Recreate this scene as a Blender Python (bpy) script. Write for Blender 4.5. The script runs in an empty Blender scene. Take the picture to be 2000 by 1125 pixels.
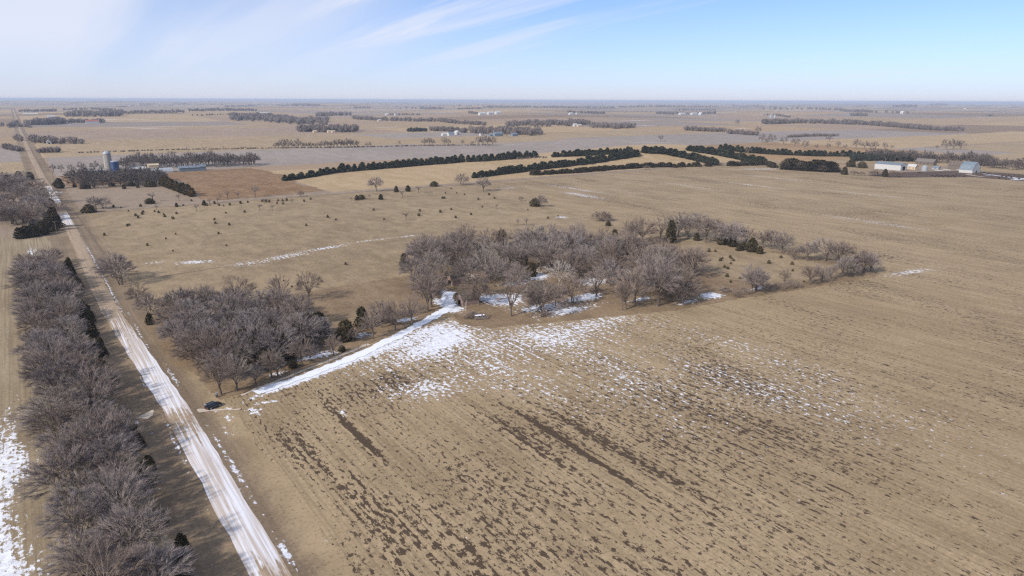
import bpy, bmesh, math, random
import numpy as np
from mathutils import Vector, Matrix

R = math.radians
sc = bpy.context.scene
COL = sc.collection

# ---------------------------------------------------------------- camera, sky, sun, exposure
CAM_H, FPX, PITCH, YAW, ROLL = 85.0, 1333.0, R(15.4), R(35.4), R(0.2)
cam = bpy.data.cameras.new('camera')
cam.sensor_width = 36.0
cam.lens = 36.0 * FPX / 2000.0
cam.clip_start, cam.clip_end = 1.0, 200000.0
cam_o = bpy.data.objects.new('camera', cam)
COL.objects.link(cam_o)
FWD = Vector((math.sin(YAW) * math.cos(PITCH), math.cos(YAW) * math.cos(PITCH), -math.sin(PITCH)))
RGT = Vector((math.cos(YAW), -math.sin(YAW), 0.0))
UPV = RGT.cross(FWD)
rgt2 = RGT * math.cos(ROLL) + UPV * math.sin(ROLL)
upv2 = UPV * math.cos(ROLL) - RGT * math.sin(ROLL)
cam_o.matrix_world = Matrix(((rgt2.x, upv2.x, -FWD.x, 0), (rgt2.y, upv2.y, -FWD.y, 0), (rgt2.z, upv2.z, -FWD.z, CAM_H), (0, 0, 0, 1)))
sc.camera = cam_o

SUN_EL, SUN_AZ = R(33), R(261)                      # azimuth clockwise from +Y
world = bpy.data.worlds.new('World')
sc.world = world
world.use_nodes = True
wn, wl = world.node_tree.nodes, world.node_tree.links
wn.clear()
w_out = wn.new('ShaderNodeOutputWorld')
w_bg = wn.new('ShaderNodeBackground')
w_bg.inputs['Strength'].default_value = 0.12
w_sky = wn.new('ShaderNodeTexSky')
w_sky.sky_type = 'NISHITA'
w_sky.sun_disc = False
w_sky.sun_elevation = SUN_EL
w_sky.sun_rotation = SUN_AZ
w_sky.altitude = 300
w_sky.air_density = 0.6
w_sky.dust_density = 0.1
w_sky.ozone_density = 6.5
# high thin cirrus over the whole sky
w_tc = wn.new('ShaderNodeTexCoord')
w_sep = wn.new('ShaderNodeSeparateXYZ')
wl.new(w_tc.outputs['Generated'], w_sep.inputs[0])


def wmath(op, a, b=None, clamp=False):
    n = wn.new('ShaderNodeMath')
    n.operation = op
    n.use_clamp = clamp
    for i, v in enumerate((a, b)):
        if v is None:
            continue
        if isinstance(v, (int, float)):
            n.inputs[i].default_value = v
        else:
            wl.new(v, n.inputs[i])
    return n.outputs[0]


def wramp(fac, lo, hi):
    n = wn.new('ShaderNodeMapRange')
    n.interpolation_type = 'SMOOTHSTEP'
    n.inputs['From Min'].default_value = lo
    n.inputs['From Max'].default_value = hi
    wl.new(fac, n.inputs['Value'])
    return n.outputs[0]


w_den = wmath('ADD', wmath('MAXIMUM', w_sep.outputs[2], 0.0), 0.10)
w_cx = wmath('DIVIDE', w_sep.outputs[0], w_den)
w_cy = wmath('DIVIDE', w_sep.outputs[1], w_den)
w_cmb = wn.new('ShaderNodeCombineXYZ')
wl.new(w_cx, w_cmb.inputs[0])
wl.new(w_cy, w_cmb.inputs[1])


def wnoise(rot, scale, loc, detail, rough, dist=0.0):
    m = wn.new('ShaderNodeMapping')
    m.inputs['Rotation'].default_value = (0, 0, R(rot))
    m.inputs['Scale'].default_value = scale
    m.inputs['Location'].default_value = loc
    wl.new(w_cmb.outputs[0], m.inputs[0])
    n = wn.new('ShaderNodeTexNoise')
    n.inputs['Scale'].default_value = 1.0
    n.inputs['Detail'].default_value = detail
    n.inputs['Roughness'].default_value = rough
    n.inputs['Distortion'].default_value = dist
    wl.new(m.outputs[0], n.inputs['Vector'])
    return n.outputs[0]


w_big = wramp(wnoise(0, (0.33, 0.10, 1), (4.4, 0.4, 0), 2, 0.5), 0.50, 0.66)
w_fib = wnoise(0, (2.6, 0.22, 1), (0.3, 2.0, 0), 6, 0.60, 0.5)
w_front = wmath('SUBTRACT', 1.0, wramp(w_sep.outputs[0], 0.10, 0.70))      # thin cirrus sheet over the western half
w_soft = wramp(wnoise(0, (0.9, 0.10, 1), (2.0, 1.0, 0), 4, 0.55), 0.30, 0.62)
w_wisp = wmath('MULTIPLY', wramp(w_fib, 0.44, 0.72), w_big)
w_veil = wmath('MULTIPLY', w_front, wmath('ADD', wmath('MULTIPLY', w_soft, 0.60), 0.30))
w_cov = wmath('ADD', wmath('MULTIPLY', w_wisp, 0.75), w_veil, True)
w_cov = wmath('MULTIPLY', w_cov, wramp(w_sep.outputs[2], -0.02, 0.08))
w_mix = wn.new('ShaderNodeMixRGB')
w_mix.inputs[2].default_value = (4.7, 4.95, 5.75, 1)
wl.new(w_cov, w_mix.inputs[0])
# low winter haze layer all round the horizon
w_low = wmath('MULTIPLY', wmath('EXPONENT', wmath('MULTIPLY', wmath('MAXIMUM', w_sep.outputs[2], 0.0), -1 / 0.085)), 0.92)
w_hmix = wn.new('ShaderNodeMixRGB')
w_hmix.inputs[2].default_value = (3.95, 3.95, 4.6, 1)
wl.new(w_low, w_hmix.inputs[0])
wl.new(w_sky.outputs[0], w_hmix.inputs[1])
wl.new(w_hmix.outputs[0], w_mix.inputs[1])
wl.new(w_mix.outputs[0], w_bg.inputs[0])
wl.new(w_bg.outputs[0], w_out.inputs[0])

sun = bpy.data.lights.new('sun', 'SUN')
sun.energy = 3.3
sun.angle = R(3.0)
sun.color = (1.0, 0.93, 0.84)
sun_o = bpy.data.objects.new('sun', sun)
COL.objects.link(sun_o)
SUN_DIR = Vector((math.sin(SUN_AZ) * math.cos(SUN_EL), math.cos(SUN_AZ) * math.cos(SUN_EL), math.sin(SUN_EL)))
sun_o.rotation_euler = SUN_DIR.to_track_quat('Z', 'Y').to_euler()
sun_o.location = (-300, 0, 400)

sc.view_settings.view_transform = 'Standard'
sc.view_settings.look = 'None'
sc.view_settings.exposure = 0.48
sc.view_settings.gamma = 1.0
sc.view_settings.use_curve_mapping = False
sc.cycles.max_bounces = 4
sc.cycles.diffuse_bounces = 1
sc.cycles.glossy_bounces = 2
sc.cycles.transmission_bounces = 2
sc.cycles.volume_bounces = 0
sc.cycles.use_denoising = False
sc.cycles.denoiser = 'OPENIMAGEDENOISE'
sc.cycles.pixel_filter_type = 'BLACKMAN_HARRIS'
sc.cycles.filter_width = 1.3

rng = random.Random(7)


# ---------------------------------------------------------------- terrain height and survey
def sstep(a, b, v):
    t = np.clip((v - a) / (b - a), 0, 1)
    return t * t * (3 - 2 * t)


def hgt(x, y):
    x = np.asarray(x, float)
    y = np.asarray(y, float)
    r = np.hypot(x, y)
    z = 17.0 * np.exp(-((x - 810) / 190) ** 2 - ((y - 775) / 95) ** 2)
    z = z + 5.0 * np.exp(-((x - 1080) / 170) ** 2 - ((y - 700) / 120) ** 2)
    s = sstep(1250, 3600, r)
    z = z + s * 1.7 * (5.5 * np.sin(x / 560 + 1.3) * np.cos(y / 830 + .4) + 4.5 * np.sin((x + y) / 1150 + 2)
                 + 3.5 * np.sin((x - .6 * y) / 380 + .7))
    s2 = sstep(5000, 16000, r)
    z = z + s2 * (9 * np.sin(x / 2300 + .8) + 8 * np.cos((y - .4 * x) / 2900) + 8 * np.sin((x + .3 * y) / 5200 + 1.0))
    return z


def hz(x, y):
    return float(hgt(x, y))


_T = np.geomspace(80, 45000, 1600)


def G(px, py):
    """where the sight line of a photo pixel meets the land: a real map position in metres"""
    u, v = (px - 1000) / FPX, (562.5 - py) / FPX
    d = FWD + rgt2 * u + upv2 * v
    X, Y, Z = d.x * _T, d.y * _T, CAM_H + d.z * _T
    below = np.nonzero(Z < hgt(X, Y))[0]
    if len(below) == 0:
        i = len(_T) - 1
        return X[i], Y[i]
    i = below[0]
    a, b = _T[max(i - 1, 0)], _T[i]
    for _ in range(25):
        m = .5 * (a + b)
        if CAM_H + d.z * m < hz(d.x * m, d.y * m):
            b = m
        else:
            a = m
    return d.x * b, d.y * b


def mpp(x, y):
    """metres covered by one photo pixel at that map position"""
    return (Vector((x, y, hz(x, y) - CAM_H)).dot(FWD)) / FPX


# ---------------------------------------------------------------- material helpers
class NT:
    def __init__(s, name):
        s.m = bpy.data.materials.new(name)
        s.m.use_nodes = True
        s.t = s.m.node_tree
        s.n, s.l = s.t.nodes, s.t.links
        s.bsdf = s.n['Principled BSDF']
        s.bsdf.inputs['Roughness'].default_value = 0.9
        s.bsdf.inputs['Specular IOR Level'].default_value = 0.15
        s._p = None

    def put(s, sock, v):
        if isinstance(v, (int, float)):
            sock.default_value = v
        elif isinstance(v, (tuple, list)):
            sock.default_value = tuple(v) + ((1,) if len(v) == 3 and sock.type == 'RGBA' else ())
        else:
            s.l.new(v, sock)

    def pos(s):
        if s._p is None:
            s._p = s.n.new('ShaderNodeTexCoord').outputs['Object']
        return s._p

    def geo(s):
        return s.n.new('ShaderNodeNewGeometry').outputs['Position']

    def math(s, op, a, b=0.0, c=None, clamp=False):
        n = s.n.new('ShaderNodeMath')
        n.operation = op
        n.use_clamp = clamp
        s.put(n.inputs[0], a)
        s.put(n.inputs[1], b)
        if c is not None:
            s.put(n.inputs[2], c)
        return n.outputs[0]

    def mapping(s, vec, loc=(0, 0, 0), rot=0, scale=(1, 1, 1), kind='POINT'):
        n = s.n.new('ShaderNodeMapping')
        n.vector_type = kind
        n.inputs['Location'].default_value = loc
        n.inputs['Rotation'].default_value = (0, 0, rot)
        n.inputs['Scale'].default_value = scale
        s.l.new(vec, n.inputs[0])
        return n.outputs[0]

    def noise(s, scale=(1, 1, 1), detail=3, rough=.55, loc=(0, 0, 0), rot=0, vec=None, dist=0.0):
        if isinstance(scale, (int, float)):
            scale = (scale,) * 3
        v = s.mapping(vec or s.pos(), loc, rot, scale)
        n = s.n.new('ShaderNodeTexNoise')
        n.inputs['Scale'].default_value = 1
        n.inputs['Detail'].default_value = detail
        n.inputs['Roughness'].default_value = rough
        n.inputs['Distortion'].default_value = dist
        s.l.new(v, n.inputs['Vector'])
        return n.outputs[0]

    def step(s, v, lo, hi):
        n = s.n.new('ShaderNodeMapRange')
        n.interpolation_type = 'SMOOTHSTEP'
        s.put(n.inputs['Value'], v)
        s.put(n.inputs['From Min'], lo)
        s.put(n.inputs['From Max'], hi)
        return n.outputs[0]

    def mix(s, f, a, b):
        n = s.n.new('ShaderNodeMixRGB')
        s.put(n.inputs[0], f)
        s.put(n.inputs[1], a)
        s.put(n.inputs[2], b)
        return n.outputs[0]

    def blob(s, x, y, sx, sy, ang=0.0, amp=1.0):
        v = s.mapping(s.pos(), (x, y, 0), ang, (sx, sy, 40), 'TEXTURE')
        n = s.n.new('ShaderNodeVectorMath')
        n.operation = 'DOT_PRODUCT'
        s.l.new(v, n.inputs[0])
        s.l.new(v, n.inputs[1])
        return s.math('MULTIPLY', s.math('EXPONENT', s.math('MULTIPLY', n.outputs['Value'], -1.0)), amp)

    def blobs(s, lst):
        out = None
        for b in lst:
            k = s.blob(*b)
            out = k if out is None else s.math('ADD', out, k)
        return out

    def color(s, c):
        s.put(s.bsdf.inputs['Base Color'], c)
        return s

    def bump(s, h, strength=.5, dist=.1):
        n = s.n.new('ShaderNodeBump')
        n.inputs['Strength'].default_value = strength
        n.inputs['Distance'].default_value = dist
        s.l.new(h, n.inputs['Height'])
        s.l.new(n.outputs[0], s.bsdf.inputs['Normal'])


def simple(name, c, rough=.8, metal=0.0, var=.25, scale=1.5, spec=.2):
    m = NT(name)
    n = m.noise(scale, 4, .6)
    d = tuple(v * (1 - var) for v in c)
    b = tuple(min(1, v * (1 + var)) for v in c)
    m.color(m.mix(m.step(n, .3, .7), d, b))
    m.bsdf.inputs['Roughness'].default_value = rough
    m.bsdf.inputs['Metallic'].default_value = metal
    m.bsdf.inputs['Specular IOR Level'].default_value = spec
    return m.m


SNOW = (0.80, 0.83, 0.90)


def gxy(px, py):
    x, y = G(px, py)
    return x, y


def B(px, py, sx, sy, amp=1.0, ang=0.0):
    x, y = G(px, py)
    return (x, y, sx, sy, R(ang), amp)


def field_mat(name, ca, cb, dark=None, darkblobs=(), snowblobs=(), rows=0.35, grain=1.0, snowamt=1.0, rowdir=0, rowscale=.55, darkbase=0.0, fade=None):
    m = NT(name)
    large = m.noise((.006, .004, .01), 3, .5, (3, 1, 0), rowdir)
    mid = m.noise((.06, .035, .05), 3, .6, (0, 7, 0), rowdir)
    fine = m.noise(grain * .9, 3, .75)
    row = m.noise((rowscale, .012, .1), 3, .6, (5, 0, 0), rowdir)
    f = m.math('ADD', m.math('MULTIPLY', large, .4), m.math('MULTIPLY', mid, .6))
    if rows < .25:
        f = m.math('ADD', m.math('MULTIPLY', f, .55), m.math('MULTIPLY', m.noise((.16, .10, .1), 5, .65, (8, 3, 0)), .45))
    f = m.math('ADD', f, m.math('MULTIPLY', m.math('SUBTRACT', row, .5), rows))
    col = m.mix(m.step(f, .33, .67), ca, cb)
    if fade:
        sx_ = m.n.new('ShaderNodeSeparateXYZ')
        m.l.new(m.pos(), sx_.inputs[0])
        q_ = m.math('ADD', sx_.outputs[0], m.math('MULTIPLY', m.math('SUBTRACT', m.noise(.16, 4, .65, (3, 3, 0)), .5), 9.0))
        col = m.mix(m.step(q_, fade[0], fade[1]), col, m.mix(m.step(mid, .35, .65), fade[2], fade[3]))
    spk = m.step(fine, .3, .7)
    lo = tuple(v * .52 for v in ca)
    hi = tuple(min(.9, v * 1.5) for v in cb)
    col = m.mix(m.math('MULTIPLY', m.math('SUBTRACT', 1.0, m.step(fine, .28, .50)), .60), col, lo)
    col = m.mix(m.math('MULTIPLY', m.step(fine, .54, .78), .60), col, hi)
    if rows > .45:
        r2 = m.noise((1.25, .018, .1), 2, .5, (2, 5, 0), rowdir)
        col = m.mix(m.math('MULTIPLY', m.step(r2, .46, .60), .34), col, lo)
    if dark:
        clump = m.noise((.95, .42, .5), 3, .68, (1, 2, 0), rowdir)
        streak = m.noise((1.1, .035, .1), 2, .5, (9, 4, 0), rowdir)
        patch = m.noise((.030, .013, .03), 2, .5, (2, 8, 0), rowdir)
        v = m.math('ADD', m.math('MULTIPLY', clump, .68), m.math('MULTIPLY', streak, .32))
        v = m.math('ADD', v, m.math('MULTIPLY', m.math('SUBTRACT', patch, .5), .24))
        if darkblobs:
            v = m.math('ADD', v, m.math('MULTIPLY', m.blobs(darkblobs), .13))
        v = m.math('ADD', v, darkbase)
        fl = m.noise((.85, .55, .5), 3, .7, (11, 3, 0), rowdir)
        fl = m.math('ADD', fl, m.math('MULTIPLY', m.math('SUBTRACT', patch, .5), .35))
        dk = m.math('MAXIMUM', m.step(v, .585, .615), m.math('MULTIPLY', m.step(fl, .605 - darkbase * 2, .65 - darkbase * 2), .85))
        col = m.mix(m.math('MULTIPLY', dk, .92), col, dark)
    if snowblobs:
        s1 = m.noise((.85, .55, .5), 4, .70, (4, 4, 0), rowdir)
        s2 = m.noise((1.0, .06, .4), 3, .55, (1, 6, 0), rowdir)
        v = m.math('ADD', m.math('MULTIPLY', s1, .72), m.math('MULTIPLY', s2, .28))
        v = m.math('ADD', v, m.math('MULTIPLY', m.blobs(snowblobs), snowamt * .20))
        sn = m.math('MULTIPLY', m.step(v, .645, .70), m.step(m.noise(1.9, 2, .6, (6, 1, 0)), .22, .45))
        col = m.mix(sn, col, m.mix(m.step(m.noise(.5, 3, .6, (2, 9, 0)), .35, .65), SNOW, (.64, .65, .70)))
    m.color(col)
    m.bump(fine, .35, .06)
    return m.m


# base colours of the land
STUB_A, STUB_B, SOIL = (.288, .212, .126), (.380, .286, .175), (.056, .037, .025)
M = {}
M['corn'] = field_mat('corn_stubble', STUB_A, STUB_B, SOIL,
    darkblobs=[(44, 158, 3, 26, 0, .62), (48, 140, 1.6, 34, 0, .85), (52, 146, 1.4, 30, 0, .6), (61.5, 155, 1.2, 17, 0, 1.9), (103.5, 121, 1.0, 30, 0, 1.25),
               (55, 110, 9, 26, 0, .55), (120, 105, 34, 45, 0, .22), (85, 110, 14, 34, 0, .2), (160, 95, 44, 50, 0, .22), (75, 85, 40, 30, 0, .25), (80, 182, 22, 9, R(12), .65), (96, 128, 2, 24, 0, .8), (112, 112, 2.2, 30, 0, .8)],
    snowblobs=[(100, 199, 36, 10, R(14), .42), (135, 196, 44, 15, R(-6), .44), (165, 185, 30, 16, 0, .36), (88, 171, 16, 9, R(-30), .62), (112, 178, 26, 16, 0, .46), (75, 206, 32, 3.2, R(19), .95), (98, 213, 26, 6, R(22), .55), (122, 220, 13, 7, R(20), .75), (60, 200, 14, 1.8, R(17), .9),
               (118, 208, 20, 7, R(18), .75), (150, 150, 11, 46, 0, .56), (172, 120, 12, 55, 0, .55), (135, 125, 9, 40, 0, .38), (200, 140, 14, 50, 0, .48), (118, 150, 12, 25, 0, .5), (185, 190, 18, 6, 0, .30), (365, 160, 22, 5, R(-10), .85), (190, 80, 14, 40, 0, .28),
               (420, 480, 9, 45, 0, .80), (445, 520, 6, 60, 0, .72), (470, 470, 20, 40, 0, .4), (560, 480, 8, 70, 0, .60), (620, 440, 7, 80, 0, .62), (700, 470, 9, 70, 0, .62), (780, 540, 40, 10, R(-30), .85), (650, 330, 8, 80, 0, .6),
               (500, 250, 9, 60, 0, .62), (395, 560, 25, 10, 0, .6), (43, 186, 2.2, 4, 0, 1.0), (48, 190, 4, 1.2, R(-20), .9), (63, 171, 1, 3, 0, 1)],
    rows=.55, darkbase=.003, rowscale=.16)
M['pasture'] = field_mat('winter_pasture', (.200, .146, .088), (.355, .268, .165), None,
    snowblobs=[B(380, 512, 11, 6, 1.05, -25), B(470, 517, 16, 7, .65, -10), B(560, 500, 17, 7, .8, 10), B(640, 484, 14, 4, .85, 5), B(720, 470, 16, 3, .7, 0), B(800, 461, 12, 3, .8, 0), B(300, 513, 8, 3, .75, 0),
               B(1098, 424, 7, 7, .95), B(945, 372, 14, 14, .55)], rows=.1, grain=.9)
M['yard'] = field_mat('farmyard_grass', (.165, .112, .066), (.285, .205, .125), None,
    snowblobs=[B(985, 585, 11, 10, 1.15), B(940, 578, 4, 7, .6), B(1060, 600, 14, 5, .85), B(1145, 580, 9, 5, 1.2), B(1110, 607, 18, 5, .8), B(1200, 530, 20, 12, .6), B(900, 540, 14, 8, .55), B(1080, 520, 16, 10, .6), B(1290, 545, 16, 8, .6), B(1050, 540, 9, 8, .85), B(1160, 550, 12, 8, .8), B(1000, 555, 9, 6, .7),
               B(868, 590, 5, 7, 1.2), B(885, 605, 5, 5, 1.1), B(860, 570, 5, 6, .8), B(1250, 585, 9, 3, .75), B(1390, 577, 6, 5, 1.15), B(1330, 560, 12, 6, .7), B(1340, 590, 10, 3, .7), B(1480, 563, 8, 2, .7),
               B(790, 625, 6, 3, .9), B(700, 655, 5, 4, .85), B(640, 690, 6, 4, .7), B(540, 730, 4, 2, .75), B(600, 700, 5, 2, .8)], rows=.1, grain=.9, snowamt=1.35)
M['verge'] = field_mat('roadside_grass', (.175, .128, .085), (.262, .195, .128), None,
    snowblobs=[(30.3, 160, .8, 24, 0, .95), (30.4, 118, 1.1, 6, 0, 1.05), (33.5, 176, 1.2, 6, 0, .8), (28.8, 225, .9, 14, 0, .95), (26.5, 280, .7, 30, 0, .8), (24.6, 340, .7, 40, 0, .8), (21.3, 180, .6, 30, 0, .7), (20.6, 225, .6, 10, 0, .8), (13, 196, 3.5, 2.0, R(30), .95), (36, 186, 2, 3, 0, .8), (38, 192, 5, 1, 0, .8), (24.2, 440, .8, 70, 0, .85)], rows=.35, grain=1.3, rowscale=.9, fade=(31.0, 37.0, STUB_A, STUB_B))
M['west'] = field_mat('west_stubble', (.255, .195, .125), (.330, .265, .175), (.12, .09, .06),
    snowblobs=[(-18, 165, 6, 38, 0, 1.0), (-14, 130, 6, 24, 0, 1.1), (-12, 190, 4, 14, 0, .8), (-14, 215, 3, 22, 0, .55), (-26, 120, 9, 16, 0, .8), (-3, 470, 3, 30, 0, .8), (-12, 345, 8, 4, 0, .6), (-14, 310, 3, 10, 0, .4), (-30, 205, 8, 14, 0, .5)], rows=.7, rowscale=.45, darkbase=-.07)
M['bean'] = field_mat('bean_stubble', (.255, .215, .185), (.320, .270, .230), None, snowblobs=[B(700, 322, 90, 4, .5), B(1000, 283, 30, 6, .7, -30), B(515, 325, 25, 7, 1.0)], rows=.35, grain=.4, rowscale=.05)
M['bean2'] = field_mat('bean_stubble_snow', (.250, .210, .180), (.310, .262, .222), None, snowblobs=[B(1270, 278, 60, 8, .75, -40), B(1370, 284, 60, 6, .7, -40), B(1400, 262, 60, 10, .75, -40), B(1330, 268, 60, 8, .6, -40), B(1350, 255, 30, 8, .7)], rows=.4, grain=.3, rowscale=.04)
M['hay'] = field_mat('pale_hayfield', (.345, .250, .138), (.430, .318, .188), None, rows=.35, grain=.35, rowscale=.05, rowdir=R(90))
M['tan'] = field_mat('tan_stubble', (.315, .232, .138), (.400, .300, .185), None, rows=.5, grain=.3, rowscale=.03, rowdir=R(90))
M['pinktan'] = field_mat('pinkish_stubble', (.290, .208, .145), (.360, .268, .190), None, rows=.5, grain=.25, rowscale=.02, rowdir=R(90))
M['prairie'] = field_mat('prairie_grass', (.165, .092, .042), (.300, .195, .112), None, rows=.2, grain=.5)
M['dullgrass'] = field_mat('dull_grass', (.235, .175, .125), (.310, .240, .175), None, rows=.1, grain=.5)
M['orange'] = field_mat('milo_stubble', (.270, .170, .085), (.350, .235, .130), None, rows=.3, grain=.4, rowscale=.06)
M['lot'] = field_mat('cattle_lot_dirt', (.075, .050, .038), (.130, .090, .065), None, snowblobs=[B(1990, 350, 20, 8, 1.2), B(1930, 343, 20, 2, .8)], rows=.1, grain=.5)

# patchwork of far fields that runs to the horizon
far = NT('far_farmland')
_v = far.mapping(far.pos(), (0, 0, 0), 0, (1 / 760., 1 / 410., 0))
_fl = far.n.new('ShaderNodeVectorMath')
_fl.operation = 'FLOOR'
_nz = far.noise(.0009, 2, .5)
far.l.new(_v, _fl.inputs[0])
_wn = far.n.new('ShaderNodeTexWhiteNoise')
_wn.noise_dimensions = '2D'
far.l.new(_fl.outputs[0], _wn.inputs['Vector'])
_cr = far.n.new('ShaderNodeValToRGB')
_cr.color_ramp.interpolation = 'CONSTANT'
_pal = [(.335, .240, .138), (.270, .220, .180), (.395, .285, .160), (.320, .228, .150), (.250, .205, .168), (.365, .258, .145), (.230, .160, .100)]
for i, c in enumerate(_pal):
    e = _cr.color_ramp.elements[0] if i == 0 else _cr.color_ramp.elements.new(i / len(_pal))
    e.color = c + (1,)
far.l.new(_wn.outputs['Value'], _cr.inputs[0])
_n2 = far.noise((.004, .02, .01), 4, .6)
_c = far.mix(far.math('MULTIPLY', far.step(_n2, .35, .75), .30), _cr.outputs[0], (.20, .155, .115))
_sn = far.step(far.math('ADD', far.noise((.0012, .012, .01), 4, .6, (4, 1, 0)), far.math('MULTIPLY', far.noise(.0005, 2, .5), .3)), .80, .84)
far.color(far.mix(far.math('MULTIPLY', _sn, .7), _c, SNOW))
M['far'] = far.m

# gravel road with packed snow: snow share changes along the road
rd = NT('gravel_road')
_x = rd.n.new('ShaderNodeSeparateXYZ')
rd.l.new(rd.pos(), _x.inputs[0])
_yy = _x.outputs[1]


def along(pts):
    cr = rd.n.new('ShaderNodeValToRGB')
    els = cr.color_ramp.elements
    for i, (p, v) in enumerate(pts):
        e = els[i] if i < 2 else els.new(p / 1500.)
        e.position = p / 1500.
        e.color = (v, v, v, 1)
    rd.l.new(rd.math('DIVIDE', _yy, 1500.), cr.inputs[0])
    return cr.outputs[0]


_amt = along([(0, .58), (100, .58), (112, .42), (124, .70), (170, .70), (183, .46), (196, .40), (203, .68), (250, .66), (300, .46), (345, .34), (372, .18), (545, .16), (560, .52), (618, .60), (625, .12), (655, .14), (700, .62), (720, .58), (760, .50), (830, .50), (860, .12), (1500, .12)])
_st = rd.noise((1.5, .016, 1), 3, .6, (0, 2, 0), dist=.4)
_fi = rd.noise((1.6, .35, 1), 4, .65, (3, 2, 0))
_tr = rd.noise((2.2, .006, 1), 2, .5, (7, 3, 0))
_val = rd.math('ADD', rd.math('MULTIPLY', _st, .55), rd.math('ADD', rd.math('MULTIPLY', _fi, .25), rd.math('MULTIPLY', _tr, .20)))
_edge = rd.noise((.8, .8, 1), 3, .6)
_snm = rd.step(rd.math('ADD', _val, rd.math('MULTIPLY', rd.math('SUBTRACT', _amt, .5), .75)), .455, .535)
_gr = rd.mix(rd.step(rd.noise(.9, 4, .65), .3, .7), (.300, .225, .155), (.400, .310, .220))
_gr = rd.mix(rd.math('MULTIPLY', rd.step(rd.noise((1.1, .01, 1), 2, .5), .52, .62), .45), _gr, (.22, .155, .105))
_snc = rd.mix(rd.step(rd.noise((1.3, .03, 1), 4, .6, (9, 9, 0)), .34, .60), (.74, .75, .80), (.50, .435, .39))
rd.color(rd.mix(_snm, _gr, _snc))
rd.bump(_fi, .4, .05)
M['road'] = rd.m
M['lane'] = simple('worn_lane', (.33, .255, .185), .95, 0, .3, .12)
M['gravel'] = simple('pale_gravel', (.52, .44, .36), .95, 0, .2, .8)
_sd = NT('packed_snow')
_f = _sd.noise((.5, .5, .5), 4, .6)
_sd.color(_sd.mix(_sd.step(_f, .55, .75), (.78, .81, .88), (.60, .58, .58)))
_sd.bump(_sd.noise(1.2, 4, .6), .5, .08)
M['snow'] = _sd.m


# ---------------------------------------------------------------- object helpers
def link(o, parent=None):
    COL.objects.link(o)
    if parent:
        o.parent = parent
    return o


def tag(o, label=None, cat=None, group=None, kind=None):
    if label:
        o['label'] = label
    if cat:
        o['category'] = cat
    if group:
        o['group'] = group
    if kind:
        o['kind'] = kind
    return o


def mesh(name, verts, faces, mats):
    me = bpy.data.meshes.new(name)
    me.from_pydata([tuple(v) for v in verts], [], [tuple(f) for f in faces])
    for m in (mats if isinstance(mats, (list, tuple)) else [mats]):
        me.materials.append(m)
    return me


def obj(name, me, parent=None, loc=(0, 0, 0)):
    o = bpy.data.objects.new(name, me)
    o.location = loc
    return link(o, parent)


def empty(name, loc, rz=0.0, s=1.0):
    o = bpy.data.objects.new(name, None)
    o.location = loc
    o.rotation_euler = (0, 0, rz)
    o.scale = (s, s, s) if isinstance(s, (int, float)) else s
    o.empty_display_size = .5
    return link(o)


class MB:
    """collects simple solids for one mesh"""

    def __init__(s):
        s.v, s.f = [], []

    def add(s, vs, fs):
        b = len(s.v)
        s.v += [tuple(v) for v in vs]
        s.f += [tuple(i + b for i in f) for f in fs]
        return s

    def box(s, x0, x1, y0, y1, z0, z1):
        return s.add([(x0, y0, z0), (x1, y0, z0), (x1, y1, z0), (x0, y1, z0), (x0, y0, z1), (x1, y0, z1), (x1, y1, z1), (x0, y1, z1)],
                     [(0, 3, 2, 1), (4, 5, 6, 7), (0, 1, 5, 4), (1, 2, 6, 5), (2, 3, 7, 6), (3, 0, 4, 7)])

    def prism(s, prof, x0, x1, axis='x'):
        """profile (a, z) extruded along an axis"""
        n = len(prof)
        if axis == 'x':
            vs = [(x0, a, z) for a, z in prof] + [(x1, a, z) for a, z in prof]
        else:
            vs = [(a, x0, z) for a, z in prof] + [(a, x1, z) for a, z in prof]
        fs = [tuple(range(n)), tuple(range(2 * n - 1, n - 1, -1))] + [(i, i + n, (i + 1) % n + n, (i + 1) % n) for i in range(n)]
        return s.add(vs, fs)

    def tube(s, p0, p1, r0, r1, n=6):
        p0, p1 = Vector(p0), Vector(p1)
        d = (p1 - p0)
        if d.length < 1e-6:
            return s
        q = d.to_track_quat('Z', 'Y')
        vs = []
        for p, r in ((p0, r0), (p1, r1)):
            for i in range(n):
                a = 2 * math.pi * i / n
                vs.append(p + q @ Vector((r * math.cos(a), r * math.sin(a), 0)))
        return s.add(vs, [(i, (i + 1) % n, (i + 1) % n + n, i + n) for i in range(n)] + [tuple(range(n - 1, -1, -1)), tuple(range(n, 2 * n))])

    def lathe(s, prof, n=20, c=(0, 0)):
        vs = []
        for r, z in prof:
            for i in range(n):
                a = 2 * math.pi * i / n
                vs.append((c[0] + r * math.cos(a), c[1] + r * math.sin(a), z))
        fs = []
        for k in range(len(prof) - 1):
            for i in range(n):
                j = (i + 1) % n
                fs.append((k * n + i, k * n + j, (k + 1) * n + j, (k + 1) * n + i))
        fs.append(tuple(range(n - 1, -1, -1)))
        fs.append(tuple(range((len(prof) - 1) * n, len(prof) * n)))
        return s.add(vs, fs)

    def build(s, name, mat, parent=None, loc=(0, 0, 0), smooth=False):
        me = mesh(name, s.v, s.f, mat)
        bm = bmesh.new()
        bm.from_mesh(me)
        bmesh.ops.recalc_face_normals(bm, faces=bm.faces)
        bm.to_mesh(me)
        bm.free()
        if smooth:
            for p in me.polygons:
                p.use_smooth = True
        return obj(name, me, parent, loc)


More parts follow.
